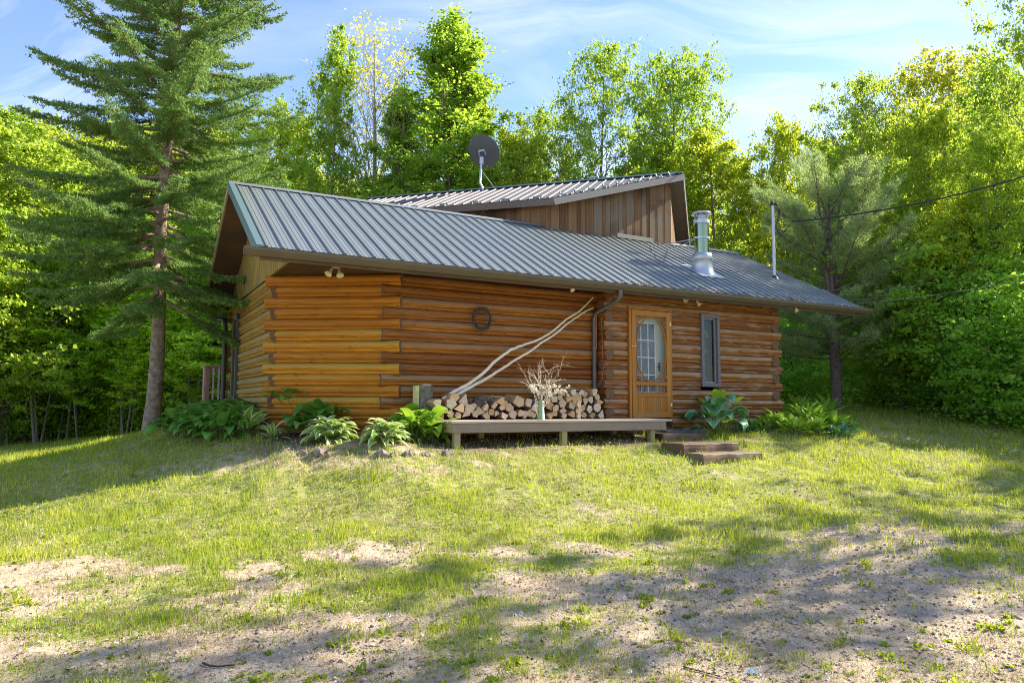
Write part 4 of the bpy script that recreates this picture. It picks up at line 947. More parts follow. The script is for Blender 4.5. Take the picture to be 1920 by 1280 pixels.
# ---- grapevine wreath on the log wall
c = hitv(904, 598, 0.13); mb = MB()
for k in range(24):
    r0 = 0.160+rng.gauss(0, 0.011); oxx, ozz = rng.gauss(0, .012), rng.gauss(0, .012); ph = rng.random()*6.3; dep = rng.gauss(0, .014); a0 = rng.random()*6.3; ln = rng.uniform(2.5, 6.3)
    pts = [(oxx+(r0+0.012*math.sin(3*(a0+ln*i/22)+ph))*math.cos(a0+ln*i/22), dep+0.012*math.sin(5*ln*i/22+ph), ozz+(r0+0.012*math.sin(4*(a0+ln*i/22)+ph))*1.08*math.sin(a0+ln*i/22)) for i in range(23)]
    mb.tube(pts, 0.0042, 5)
for k in range(46):
    a = rng.random()*6.3; r0 = 0.155; p0 = Vector((r0*math.cos(a), -0.015, r0*1.08*math.sin(a))); d = Vector((rng.gauss(0, 1), -0.5, rng.gauss(0, 1))).normalized(); mb.tube([p0, p0+d*0.03, p0+d*0.055+Vector((0, 0, 0.01))], [0.0025, 0.002, 0.001], 4)
o_ = mb.build('twig_wreath', simple('vine', (0.085, 0.06, 0.045), 0.85, var=0.4, scale=40), None, loc=W(c.x, 0.125, c.z), rz=YAW, fixn=False); tag(o_, 'round dark grapevine wreath hanging on the reddish log wall', 'wreath')

# ---- flood lights under the eave
def flood(px, py, heads, label, s=1.0):
    p = hitz(px, py, 3.672); f = cab('flood_light', label, 'floodlight', p.x, p.y, 3.672, 'lamps under the eave')
    mb = MB(); mb.lathe((0, 0, -0.022*s), [(0.001, 0), (0.052*s, 0), (0.058*s, 0.012*s), (0.058*s, 0.022*s)], 18); mb.build('mount', M_cream, f)
    for hx, hy, hz_ in heads:
        d = Vector((hx, hy, hz_)).normalized(); b0 = Vector((hx*0.12, hy*0.12, -0.02))*s; b1 = b0+d*0.06*s
        mb = MB(); mb.tube([b0, b1], 0.014*s, 10); q = [(0.022, 0), (0.026, 0.03), (0.034, 0.05), (0.052, 0.085), (0.058, 0.10), (0.054, 0.10), (0.045, 0.085), (0.001, 0.075)]
        mb.lathe(b1, [(a*s, c_*s) for a, c_ in q], 18, ax=d); mb.build('lamp_head', M_cream, f)
flood(632, 500, ((-0.6, -0.35, -0.85), (0.05, -0.55, -1.0)), 'double cream flood lamp under the eave above the amber logs')
flood(1296, 559, ((-0.9, -0.4, -0.35), (0.45, -0.5, -0.9)), 'double cream flood lamp under the eave right of the screen door', 0.95)
flood(1065, 534, ((0.1, -0.6, -0.9),), 'single small cream lamp under the eave left of the downspout elbow', 0.75)
p = hit_plane(1488, 577, (0, 0, 1), 3.66); flood(1486, 573, ((0.15, -0.4, -1.0),), 'single small cream lamp under the overhang past the right corner', 0.8)

# ---- satellite dish on the dormer roof
foot = W(*(Av+dr*5.22+Vector((-0.08, -0.08, -0.03))))
Yd = foot.y; top = at(903, 297, Yd); ctr = at(905, 286, Yd+0.16)
ds = thing('satellite_dish', 'dark grey satellite dish seen from behind on a mast above the dormer roof', 'satellite dish', foot)
mb = MB(); P0 = Vector((0.05, 0, -0.02)); mb.tube([P0, P0+Vector((-0.02, 0, 0.10)), Vector((-0.03, 0, 0.2)), (top-foot)], 0.030, 12); mb.build('mast', M_galv, ds)
n = Vector((0.36, 0.72, 0.60)).normalized(); mb = MB(); q = Vector((0, 0, 1)).rotation_difference(n); R0 = 33*Yd/FPX
prof = [(R0*k/8, 0.10*(k/8)**2-0.10) for k in range(9)] + [(R0*1.01, 0.002), (R0*0.99, 0.012)] + [(R0*0.98*k/8, 0.10*(k/8)**2-0.09) for k in range(8, -1, -1)]
mb.lathe(ctr-foot+n*0.08, prof, 40, ax=n); mb.build('reflector', simple('dish_grey', (0.075, 0.085, 0.10), 0.5, var=0.08), ds)
mb = MB(); e1 = (ctr-foot)-n*0.03; side = n.cross(Vector((0, 0, 1))).normalized(); upv = side.cross(n)
mb.beam(e1-side*0.10+upv*0.06, e1+side*0.10+upv*0.06, 0.03, 0.05); mb.beam(e1-side*0.09-upv*0.07, e1-side*0.09+upv*0.08, 0.03, 0.04); mb.beam(e1+side*0.09-upv*0.07, e1+side*0.09+upv*0.08, 0.03, 0.04)
mb.beam((top-foot)-Vector((0, 0, 0.16)), (top-foot)+Vector((0, 0, 0.03)), 0.10, 0.07, up=(0, 1, 0)); mb.build('bracket', M_galv, ds)
mb = MB(); c0 = (ctr-foot)+n*0.02-upv*R0*0.9; c1 = c0+n*0.42+upv*R0*0.55; mb.tube([c0, c1], 0.012, 8); mb.tube([c1, c1-n*0.10+upv*0.02], 0.035, 12); mb.build('feed_arm', M_galv, ds)
mb = MB(); e = at(928, 353, Yd-0.1)-foot; mb.tube([(top-foot)*0.62, e], 0.008, 6); mb.build('brace', M_galv, ds)

# ---- service mast and overhead cable
mbp = hit_roof(1452, 521); mw = W(*mbp); ztop = at(1452, 384, mw.y).z
sm = thing('service_mast', 'thin grey electrical service mast standing on the right end of the roof', 'mast', mw)
mb = MB(); mb.tube([(0, 0, -0.05), (0, 0, ztop-mw.z)], 0.038, 12); mb.build('pipe', M_galv, sm)
M_blk = simple('black_rubber', (0.02, 0.02, 0.022), 0.5)
mb = MB(); zt = ztop-mw.z; mb.lathe((0, 0, zt-0.02), [(0.05, 0), (0.055, 0.05), (0.035, 0.09), (0.001, 0.10)], 14); mb.tube([(0.02, 0, zt+0.02), (0.07, -0.03, zt+0.03), (0.10, -0.04, zt-0.02)], 0.03, 8); mb.build('weatherhead', M_blk, sm)
mb = MB()
for k in range(3):
    mb.tube([(0.08, -0.04, zt-0.02), (0.12+0.02*k, -0.05, zt-0.14), (0.10+0.03*k, -0.05, zt-0.36), (0.05, -0.05, zt-0.52), (0.14, -0.05, zt-0.70-0.05*k), (0.30, -0.06, zt-0.62), (0.42, -0.06, zt-0.42)], 0.009, 6)
mb.build('drip_loop', M_blk, sm)
mb = MB(); mb.lathe((0, 0, -0.02), [(0.10, -0.05), (0.09, 0.02), (0.05, 0.06), (0.042, 0.08)], 16); mb.build('roof_boot', M_blk, sm)
a0 = mw+Vector((0.42, -0.06, zt-0.42)); a1 = at(2180, 238, 15.0)
mb = MB(); pts = []
for k in range(33):
    f = k/32; p = a0.lerp(a1, f); p = p - Vector((0, 0, 1))*0.35*4*f*(1-f); pts.append(p-a0)
for s_ in (0, 2.1, 4.2): mb.tube([p+Vector((0, 0.012*math.cos(s_+i*1.1), 0.012*math.sin(s_+i*1.1))) for i, p in enumerate(pts)], 0.009, 5)
o_ = mb.build('power_cable', M_blk, None, loc=a0, fixn=False); tag(o_, 'black twisted power cable running from the service mast to the right above the trees', 'cable')
b0 = W(6.3, -0.2, 3.9); b1 = at(2150, 470, 15.0); mb = MB(); mb.tube([(b0.lerp(b1, k/20)-Vector((0, 0, 1))*0.15*4*(k/20)*(1-k/20))-b0 for k in range(21)], 0.0035, 5)
o_ = mb.build('telephone_wire', simple('grey_wire', (0.25, 0.25, 0.24), 0.5), None, loc=b0, fixn=False); tag(o_, 'thin grey wire running low from the roof corner across the pine', 'wire')

# ---- electric meter on the far side wall
p = hitv(1467, 662, 0.28); mt = cab('electric_meter', 'round glass electric meter on a pale box at the right cabin corner', 'meter', 4.02, 0.30, p.z)
mb = MB(); mb.box((0, -0.12, -0.30), (0.07, 0.12, 0.22)); mb.build('box', simple('meter_box', (0.42, 0.46, 0.30), 0.5), mt, bevel=0.01)
mb = MB(); mb.lathe((0.07, 0, 0), [(0.08, 0), (0.085, 0.02), (0.078, 0.10), (0.07, 0.125), (0.001, 0.135)], 20, ax=(1, 0, 0)); mb.build('glass_dome', simple('meter_glass', (0.72, 0.74, 0.72), 0.15), mt)
mb = MB(); mb.tube([(0.03, 0.02, 0.22), (0.03, 0.02, 0.40), (0.06, 0.0, 0.43)], 0.016, 8); mb.build('conduit', M_galv, mt)
# ---- red cord by the downspout
mb = MB(); P = [hitv(x, y, -0.02) for x, y in ((1118, 592), (1119, 640), (1118, 655))]; Q = [hitv(x, y, -0.03) for x, y in ((1128, 595), (1129, 640), (1131, 690), (1129, 712), (1120, 724))]; o0 = Vector((P[0].x, -0.02, P[0].z))
for pp in (P, Q): mb.tube([Vector(x)-o0 for x in pp], 0.005, 5)
o_ = mb.build('cord', simple('red_cord', (0.50, 0.12, 0.05), 0.6), None, loc=W(*o0), rz=YAW, fixn=False); tag(o_, 'thin red cord hanging beside the downspout', 'cord')

# ---- railing of the rear deck
M_purp = wood_mat('railing_stain', (0.26, 0.12, 0.10), (0.42, 0.23, 0.19), (0.40, 0.33, 0.30), 'Z', 0.3)
q = toL(at(388, 685, 18.6)); rl = cab('deck_railing', 'reddish brown wooden railing of the rear deck beyond the left cabin corner', 'railing', q.x, q.y, 0.0)
zt = q.z; zb = zt-1.0
mb = MB(); mb.box((-0.04, -0.05, zt-0.035), (1.25, 0.09, zt)); mb.box((-0.05, -0.05, zt-0.034), (0.09, 0.62, zt+0.001)); mb.build('top_rail', M_purp, rl)
mb = MB(); mb.box((-0.02, -0.02, zb-0.4), (0.07, 0.07, zt-0.035)); mb.build('post', M_purp, rl)
mb = MB(); mb.box((-0.02, 0.52, zb-0.4), (0.07, 0.60, zt-0.035)); mb.build('post', M_purp, rl)
mb = MB(); mb.box((0.02, 0.0, zb-0.06), (1.2, 0.05, zb+0.0)); mb.box((0.02, 0.0, zt-0.14), (1.2, 0.04, zt-0.05)); mb.box((0.0, -0.03, zb-0.5), (1.2, 0.0, zb-0.06)); mb.build('bottom_rail', M_purp, rl)
for k in range(8): mb = MB(); mb.box((0.14+0.13*k, -0.035, zb-0.05), (0.18+0.13*k, 0.0, zt-0.04)); mb.build('baluster', simple('baluster_pink', (0.50, 0.40, 0.39), 0.7) if k == 0 else bpy.data.materials['baluster_pink'], rl)
for k in range(4): mb = MB(); mb.box((-0.035, 0.08+0.115*k, zb-0.3), (-0.01, 0.185+0.115*k, zt-0.04)); mb.build('side_board', M_purp, rl)
mb = MB(); mb.beam((-0.02, 0.3, zb+0.12), (-0.95, 0.3, zb-0.42), 0.10, 0.035); mb.beam((-0.02, 0.3, zb-0.10), (-0.95, 0.3, zb-0.64), 0.04, 0.20); mb.build('stair_rail', M_purp, rl)

# ---- stones edging the bed
M_rock = simple('field_stone', (0.20, 0.16, 0.125), 0.9, var=0.5, scale=9, bump=0.6)
rk = sorted([(405,832,8),(432,838,6),(470,842,7),(505,846,8),(541,843,11),(567,849,9),(600,846,14),(618,852,8),(655,850,7),(690,848,8),(716,850,13),(740,852,9),(768,850,12),(797,853,9),(840,850,12),(868,851,8)])
for i, (px, py, rp) in enumerate(rk):
    g = ground_hit(px, py); rr = rp*g.y/FPX; mb = MB(); V = []; sd_ = rng.random()*9
    for a in range(9):
        th = PI*a/8
        for k in range(12):
            ph = 2*PI*k/12; f = 1+0.22*math.sin(2*ph+sd_)*math.sin(th)+0.13*math.sin(5*ph+3*th+sd_)+0.06*rng.random()
            V.append((rr*1.2*f*math.sin(th)*math.cos(ph), rr*0.9*f*math.sin(th)*math.sin(ph), rr*0.72*f*math.cos(th)))
    mb.add(V, [(a*12+k, a*12+(k+1) % 12, (a+1)*12+(k+1) % 12, (a+1)*12+k) for a in range(8) for k in range(12)], 0, None, False)
    o_ = mb.build('field_stone', M_rock, None, loc=(g.x, g.y, g.z-rr*0.12), rz=rng.random()*6); tag(o_, f'{ORD[i]} stone from the left along the edge of the flower bed', 'stone', 'stones edging the flower bed')
# ---- sticks and a scrap on the gravel
def stick(pts, r, label, mat):
    P = [ground_hit(*p) for p in pts]; mb = MB(); mb.tube([p-P[0]+Vector((0, 0, r*1.5)) for p in P], [r*(1-0.5*i/len(P)) for i in range(len(P))], 6)
    o_ = mb.build('stick', mat, None, loc=P[0], fixn=False); tag(o_, label, 'stick')
M_dk = simple('dark_stick', (0.07, 0.05, 0.04), 0.9, var=0.3)
stick([(1281, 1251), (1300, 1256), (1322, 1262), (1348, 1269)], 0.005, 'dark straight stick on the gravel near the blue scrap', M_dk)
stick([(380, 1245), (392, 1250), (410, 1252), (426, 1250), (440, 1249)], 0.007, 'short curved dark stick on the bare sand', M_dk)
g = ground_hit(1408, 1264); mb = MB(); mb.add([(-0.03, 0, 0.012), (0.0, -0.014, 0.008), (0.033, 0.004, 0.016), (0.008, 0.018, 0.028), (-0.015, 0.016, 0.02)], [(0, 1, 2, 3, 4)]); mb.prism([(-0.028, 0.002, 0.006), (0.002, -0.012, 0.004), (0.02, 0.01, 0.01)], (0, 0, 0.004))
o_ = mb.build('plastic_scrap', simple('blue_plastic', (0.10, 0.38, 0.75), 0.4, var=0.1), None, loc=g, fixn=False); tag(o_, 'tiny bright blue plastic scrap on the gravel', 'litter')
# ================================================================== vegetation
M_leaf = leaf_mat('broad_leaf', (0.075, 0.15, 0.020), (0.16, 0.27, 0.03), (0.31, 0.40, 0.045), (0.60, 0.76, 0.07), 0.52)
M_need = leaf_mat('spruce_needles', (0.050, 0.12, 0.032), (0.13, 0.235, 0.055), (0.31, 0.41, 0.10), (0.38, 0.56, 0.11), 0.36, 0.55)
M_pine = leaf_mat('pine_needles', (0.16, 0.25, 0.09), (0.31, 0.41, 0.15), (0.50, 0.56, 0.24), (0.55, 0.70, 0.22), 0.42, 0.5)
M_trunk = simple('trunk_bark', (0.17, 0.13, 0.10), 0.95, var=0.5, scale=10, bump=0.8)
M_dstem = simple('dark_stem', (0.20, 0.17, 0.13), 0.9, var=0.4)
M_sprtr = simple('spruce_bark', (0.24, 0.185, 0.13), 0.95, var=0.6, scale=9, bump=1.0)
M_birtr = simple('pale_bark', (0.34, 0.31, 0.26), 0.9, var=0.4, scale=6, bump=0.4)
def unit(a): return a/np.maximum(np.linalg.norm(a, axis=-1, keepdims=True), 1e-9)
def leaf_quads(c, s, up=0.5, aspect=0.62, rg=nrg, d=None):
    """one folded leaf (4 verts, quad) per centre"""
    n = len(c); nrm = unit(rg.normal(size=(n, 3)) + np.array([0, 0, up])*1.6)
    a = rg.normal(size=(n, 3)) if d is None else d + rg.normal(size=(n, 3))*0.35
    a = unit(a - (a*nrm).sum(-1, keepdims=True)*nrm); b = np.cross(nrm, a); s = np.asarray(s).reshape(-1, 1)
    V = np.stack([c - a*s*0.5, c + b*s*aspect*0.5 + nrm*s*0.10 - a*s*0.05, c + a*s*0.5, c - b*s*aspect*0.5 + nrm*s*0.10 - a*s*0.05], 1).reshape(-1, 3)
    return V, np.arange(n*4).reshape(-1, 4)
def tree_meshes(name, seed, Ht, prof, cb, nbr, nleaf, leaf=0.13, elev=(0.9, 0.2), trunk_r=0.12, clus=0.30, sub=6, up=0.5, stems=1, wig=0.05, tilt=0.0, flat=0.62, mtr=None, droop=0.0):
    """trunk mesh with limbs + crown mesh of separate leaves; prof(t) -> crown radius at height fraction t of the crown"""
    rg = np.random.default_rng(seed); rr = random.Random(seed)
    mb = MB(); cen = []; wts = []
    for st in range(stems):
        off = Vector((rr.gauss(0, 0.25), rr.gauss(0, 0.25), 0))*(1 if stems > 1 else 0); lean = Vector((rr.gauss(0, 0.06), rr.gauss(0, 0.06), 0))*(1 + (stems > 1)) + Vector((tilt, 0, 0))
        hs = Ht*(1 if st == 0 else rr.uniform(0.7, 0.95)); tp = []
        for i in range(11):
            f = i/10; tp.append(off + lean*hs*f + Vector((math.sin(f*5+seed)*wig*hs*0.25*f, math.cos(f*4+seed*2)*wig*hs*0.25*f, hs*f)))
        mb.tube(tp, [trunk_r*(1-0.93*i/10)**0.8*(1 if st == 0 else 0.75)*(1.25 if i == 0 else 1) for i in range(11)], 9, wob=0.08)
        def tpt(h):
            f = min(max(h/hs, 0), 0.999)*10; i = int(f); return tp[i].lerp(tp[i+1], f-i)
        nb = nbr//stems
        for k in range(nb):
            f = (k+rr.random())/nb; t = f**0.85; h = cb*Ht + (hs-cb*Ht)*t*0.97
            R = prof(t)*(0.75+0.5*rr.random())
            az = k*2.399+rr.gauss(0, 0.4); el = elev[0]*t + elev[1]*(1-t) + rr.gauss(0, 0.15) if False else (elev[1]+(elev[0]-elev[1])*t+rr.gauss(0, 0.12))
            L = R/max(math.cos(el), 0.35); h0 = max(h - L*math.sin(el)*0.75, cb*Ht*0.75); p = tpt(h0)
            d = Vector((math.cos(az)*math.cos(el), math.sin(az)*math.cos(el), math.sin(el))); pts = [p]; n = 5
            for i in range(n): d = (d + Vector((rr.gauss(0, .10), rr.gauss(0, .10), rr.gauss(0.06-droop, .07)))).normalized(); pts.append(pts[-1]+d*L/n)
            r0 = trunk_r*0.34*(1-t*0.75); mb.tube(pts, [r0*(1-0.88*i/n) for i in range(n+1)], 5, caps=False)
            for s_ in range(sub):
                q = 0.30+0.72*(s_+rr.random())/sub; i = min(int(q*n), n-1); b0 = pts[i].lerp(pts[i+1], q*n-i if q*n-i <= 1 else 1)
                dd = (d*0.6 + Vector((rr.gauss(0, .8), rr.gauss(0, .8), rr.gauss(0.15, .45)))).normalized(); l2 = L*0.30*(1.15-q*0.5)+0.12
                b1 = b0+dd*l2; mb.tube([b0, b0.lerp(b1, .5)+Vector((0, 0, 0.03)), b1], [r0*0.30, r0*0.2, r0*0.08], 4, caps=False)
                cen.append(b1); wts.append(1.0); cen.append(b0.lerp(b1, 0.45)); wts.append(0.6)
        cen.append(tp[-1]); wts.append(1.0); cen.append(tp[-2]); wts.append(1.0)
    cen = np.array([tuple(c) for c in cen]); wts = np.array(wts)*np.exp(rg.normal(size=len(wts))*0.55)
    ci = rg.choice(len(cen), nleaf, p=wts/wts.sum()); cs = clus*(0.6+0.8*rg.random(len(cen)))
    g = rg.normal(size=(nleaf, 3)); g = unit(g)*(np.abs(rg.normal(size=(nleaf, 1)))*0.75)**0.8
    P = cen[ci] + g*cs[ci][:, None]*np.array([1, 1, flat])
    keep = P[:, 2] > 0.15; P = P[keep]; ci = ci[keep]
    s = leaf*(0.65+0.7*rg.random(len(P))); V, F = leaf_quads(P, s, up, 0.7, rg)
    crnd = rg.random(len(cen)); rnd = np.clip(0.55*rg.random(len(P)) + 0.45*crnd[ci], 0, 1)
    tr = mb.build(name+'_trunk', mtr or M_trunk, fixn=False); tm = tr.data; bpy.data.objects.remove(tr)
    return tm, np_mesh(name+'_crown', V, F, M_leaf, {'rnd': np.repeat(rnd, 4)})
rnd_ = lambda R: (lambda t: R*max(0.12, math.sqrt(max(0, 1-((t-0.38)/0.64)**2))))
col_ = lambda R: (lambda t: R*(0.35+0.85*math.sin(min(1, 0.22+t*0.9)*PI)**0.8*(1-0.45*t)))
taper_ = lambda R: (lambda t: R*(1.0-0.90*t)*(0.6+0.4*min(1, t*5)))
VAR = {}
def var(key, *a, **k): VAR[key] = (tree_meshes(key, *a, **k), a[1])
var('poplar', 1, 14.0, taper_(3.3), 0.12, 84, 60000, leaf=0.11, elev=(1.2, 0.40), trunk_r=0.16, clus=0.34, sub=6)
var('aspen', 2, 13.0, col_(1.9), 0.25, 46, 24000, leaf=0.115, elev=(1.0, 0.6), trunk_r=0.12, clus=0.34, sub=6, stems=1)
var('maple', 3, 11.0, rnd_(3.0), 0.16, 66, 46000, leaf=0.118, elev=(0.95, 0.25), trunk_r=0.17, clus=0.42, sub=6)
var('maple_b', 4, 10.0, rnd_(2.7), 0.12, 62, 40000, leaf=0.125, elev=(0.8, 0.15), trunk_r=0.13, clus=0.40, sub=6, flat=0.4)
var('ash', 5, 13.0, rnd_(3.2), 0.28, 54, 32000, leaf=0.11, elev=(1.0, 0.4), trunk_r=0.15, clus=0.42, sub=6)
var('oak', 6, 12.0, rnd_(3.4), 0.2, 66, 42000, leaf=0.118, elev=(0.9, 0.2), trunk_r=0.2, clus=0.45, sub=7)
var('open_ash', 14, 13.0, rnd_(3.0), 0.3, 30, 3600, leaf=0.19, elev=(1.0, 0.35), trunk_r=0.15, clus=0.36, sub=5)
var('bare', 7, 12.0, rnd_(2.1), 0.35, 60, 9000, leaf=0.07, elev=(1.15, 0.8), trunk_r=0.12, clus=0.30, sub=9, mtr=M_birtr)
var('sapling', 8, 6.5, taper_(1.0), 0.30, 34, 5200, leaf=0.10, elev=(0.9, 0.3), mtr=M_dstem, trunk_r=0.036, clus=0.25, sub=4, flat=0.35)
var('sapling_b', 9, 5.5, rnd_(1.0), 0.32, 28, 4400, leaf=0.105, elev=(0.7, 0.2), mtr=M_dstem, trunk_r=0.032, clus=0.25, sub=4, flat=0.3)
var('bush', 10, 3.2, rnd_(1.5), 0.02, 46, 15000, leaf=0.09, elev=(1.0, 0.3), trunk_r=0.05, clus=0.28, sub=5, stems=3, flat=0.5)
var('bush_b', 12, 4.2, rnd_(1.7), 0.02, 50, 18000, leaf=0.095, elev=(1.0, 0.4), trunk_r=0.05, clus=0.30, sub=5, stems=3, flat=0.45)
GOLD, LIME, MID, DEEP, OLIVE, COOL = (1.20, 1.16, 0.8), (1.15, 1.12, 0.9), (1.0, 1.04, 1), (0.92, 1.12, 1.1), (1.15, 1.0, 0.8), (1.15, 1.35, 2.0)
def tree(kind, x, y, top=None, sc=None, wide=1.0, tint=MID, name='leafy_tree', label=None, group=None, rz=None, cat='tree', z=None):
    (tm, cm), h0 = VAR[kind]; z0 = H(x, y)-0.08 if z is None else z
    s = sc if sc is not None else (top-z0)/h0
    o = thing(name, label, cat, (x, y, z0), rng.random()*6.28 if rz is None else rz, group); o.scale = (s*wide, s*wide, s)
    a = link('trunk', tm, o); b_ = link('crown', cm, o); j = [1+rng.gauss(0, 0.025) for _ in range(3)]; b_.color = (tint[0]*j[0], tint[1]*j[1], tint[2]*j[2], 1)
    return o
def ptree(kind, px, ytop, Yd, wide=1.0, **k):
    p = at(px, ytop, Yd); return tree(kind, p.x, p.y, top=p.z, wide=wide, **k)
# --- prominent trees, left to right
G_B = 'tall trees standing behind the cabin'
ptree('maple_b', 30, 232, 25, 1.0, tint=MID, name='maple_tree', label='green maple at the far left, showing beyond the spruce branches', rz=0.3)
ptree('maple', 130, 300, 30, 1.0, tint=GOLD, name='maple_tree', label='yellow-green maple partly hidden behind the lower left spruce boughs', rz=1.0)
ptree('maple', 540, 226, 33, 0.78, tint=LIME, name='maple_tree', label='round green maple between the spruce and the left roof end', rz=2.2)
ptree('aspen', 628, 68, 31, 0.62, tint=MID, name='aspen_tree', label='slender open aspen at the left end of the tall row behind the roof', rz=0.4, group=G_B)
ptree('bare', 700, 72, 33, 1.0, tint=(2.0, 1.35, 1.1), name='budding_tree', label='pale barely leafed tree with bare twigs between aspen and tall poplar', rz=1.4)
ptree('poplar', 838, 22, 31, 1.25, tint=(0.92, 1.06, 0.95), name='poplar_tree', label='tallest poplar, broad and pointed, rising directly left of the satellite dish', rz=2.9, group=G_B)
ptree('poplar', 745, 175, 33, 0.8, tint=DEEP, name='poplar_tree', label='darker poplar crowded against the left side of the tallest poplar', rz=0.9, group=G_B)
ptree('poplar', 905, 150, 33, 0.85, tint=MID, name='poplar_tree', label='lower poplar shoulder directly behind the satellite dish', rz=5.0, group=G_B)
ptree('maple', 960, 255, 31, 0.7, tint=GOLD, name='maple_tree', label='low yellow-green maple just right of the satellite dish', rz=4.0)
ptree('ash', 1100, 122, 32, 0.68, tint=MID, name='ash_tree', label='airy tree with forked limbs above the middle of the dormer roof', rz=0.2, group=G_B)
ptree('ash', 1020, 205, 33, 0.6, tint=MID, name='ash_tree', label='smaller ragged crown left of the airy forked tree', rz=3.0, group=G_B)
ptree('oak', 1262, 128, 34, 0.66, tint=(0.95, 0.95, 0.9), name='oak_tree', label='dense dark green oak above the right end of the dormer', rz=1.2, group=G_B)
ptree('maple_b', 1335, 262, 31, 0.8, tint=(1.20, 1.12, 0.75), name='maple_tree', label='golden orange-tinged maple behind the stovepipe', rz=2.0)
ptree('maple_b', 1230, 275, 33, 0.8, tint=(1.16, 1.12, 0.75), name='maple_tree', label='golden maple directly behind the dormer peak', rz=4.4)
ptree('maple', 1482, 240, 30, 0.55, tint=(1.25, 1.18, 0.7), name='maple_tree', label='narrow bright yellow maple above the service mast', rz=0.8)
ptree('ash', 1625, 135, 27, 0.62, tint=MID, name='ash_tree', label='green open-crowned ash left of the dome-shaped tree', rz=2.6)
ptree('oak', 1752, 108, 29, 0.72, tint=(1.25, 1.1, 0.8), name='oak_tree', label='big dome-shaped tree on the skyline at the right', rz=3.6)
ptree('maple', 1742, 205, 22, 0.62, tint=GOLD, name='maple_tree', label='bright yellow maple in front of the dome-shaped tree', rz=5.2)
ptree('aspen', 1868, 105, 24, 1.1, tint=MID, name='aspen_tree', label='green tree rising between the dome-shaped tree and the right edge', rz=0.5)
ptree('ash', 1945, -70, 19.5, 0.62, tint=MID, name='ash_tree', label='tallest overhanging tree cut off by the top right corner', rz=1.9)
ptree('maple', 1880, 250, 19, 0.6, tint=GOLD, name='maple_tree', label='yellow maple low at the right edge above the overhead cable', rz=0.1)
ptree('maple_b', 1780, 385, 20, 0.8, tint=(1.6, 1.3, 0.7), name='maple_tree', label='low lime-yellow maple below the cable at the right', rz=3.3)
# --- right woods wall
gR = 'trees of the right woods edge'
for i, (px, yt, Yd, kd, tn, wd) in enumerate([(1665, 300, 25, 'maple', MID, .7), (1700, 430, 22, 'bush_b', MID, 1.2), (1760, 470, 22, 'maple_b', COOL, 1.2), (1830, 500, 19.5, 'bush_b', COOL, 1.0), (1900, 430, 19.5, 'maple_b', DEEP, 1.2),
                                         (1960, 560, 17, 'bush', DEEP, 1.3), (1630, 500, 26, 'maple', COOL, 1.2), (1840, 370, 21.5, 'maple_b', MID, .8), (1930, 330, 20, 'maple_b', MID, .8), (1560, 400, 30, 'maple', DEEP, .9),
                                         (1700, 560, 23, 'bush', COOL, 1.3), (1610, 620, 26, 'bush', MID, 1.4), (1500, 560, 28, 'bush_b', COOL, 1.3), (1790, 610, 20.5, 'bush', DEEP, 1.4), (1870, 620, 18.6, 'bush', DEEP, 1.4), (1740, 640, 22, 'bush', DEEP, 1.4), (1660, 660, 24.5, 'bush', DEEP, 1.3)]):
    ptree(kd, px, yt, Yd, wd, tint=tuple(q*1.22 for q in tn), name='woods_tree' if 'bush' not in kd else 'shrub', label=('leafy tree' if 'bush' not in kd else 'dense shrub')+f', {ORD[i]} of those crowding the shady woods edge right of the pine', group=gR)  # leaf tints lifted to make up for missing light on this side
# --- left woods wall
gL = 'trees of the left woods'
for i, (px, yt, Yd, kd, tn, wd) in enumerate([(-60, 380, 24, 'maple', LIME, .9), (60, 430, 33, 'maple_b', GOLD, .9), (190, 470, 34, 'maple', LIME, .9), (300, 430, 35, 'maple_b', MID, 1), (400, 400, 29, 'maple', MID, .9), (250, 390, 34, 'oak', MID, 1),
                                         (-10, 600, 27, 'bush_b', MID, 1.3), (100, 640, 29, 'bush_b', MID, 1.3), (350, 620, 31, 'bush_b', LIME, 1.3), (420, 560, 30, 'bush_b', LIME, 1.3), (470, 330, 31, 'maple', DEEP, .9), (-150, 300, 26, 'oak', MID, 1), (50, 700, 27, 'bush', MID, 1.3), (400, 640, 27, 'bush', MID, 1.3)]):
    ptree(kd, px, yt, Yd, wd, tint=tuple(q*1.22 for q in tn), name='woods_tree' if 'bush' not in kd else 'shrub', label=('leafy tree' if 'bush' not in kd else 'dense shrub')+f', {ORD[i]} of those crowding the bright woods left of the cabin', group=gL)  # tints lifted here as well, brightening crowns that get little light
k = 0
for i in range(96):
    px = -40+500*rng.random(); Yd = 25.5+6*rng.random(); yt = rng.uniform(440, 660)
    sp = (i, px, yt, Yd)
    ptree(rng.choice(['sapling', 'sapling_b']), px, yt, Yd, rng.uniform(0.9, 1.6), tint=rng.choice([(1.6, 1.65, 1.1), (1.4, 1.45, 1.0), (1.5, 1.6, 1.3)]), name='sapling', label='slender dark-stemmed sapling in the shaded woods left of the cabin', group='saplings in the left woods')  # raised leaf tints stand in for light the saplings lack
for i in range(46):
    px = 1600+380*rng.random(); Yd = 24.5-(px-1600)*0.026+2.5*rng.random(); yt = rng.uniform(480, 680)
    ptree(rng.choice(['sapling', 'sapling_b']), px, yt, Yd, rng.uniform(0.9, 1.4), tint=rng.choice([MID, DEEP, COOL]), name='sapling', label='slender sapling in the dark woods edge right of the pine', group='saplings in the right woods')
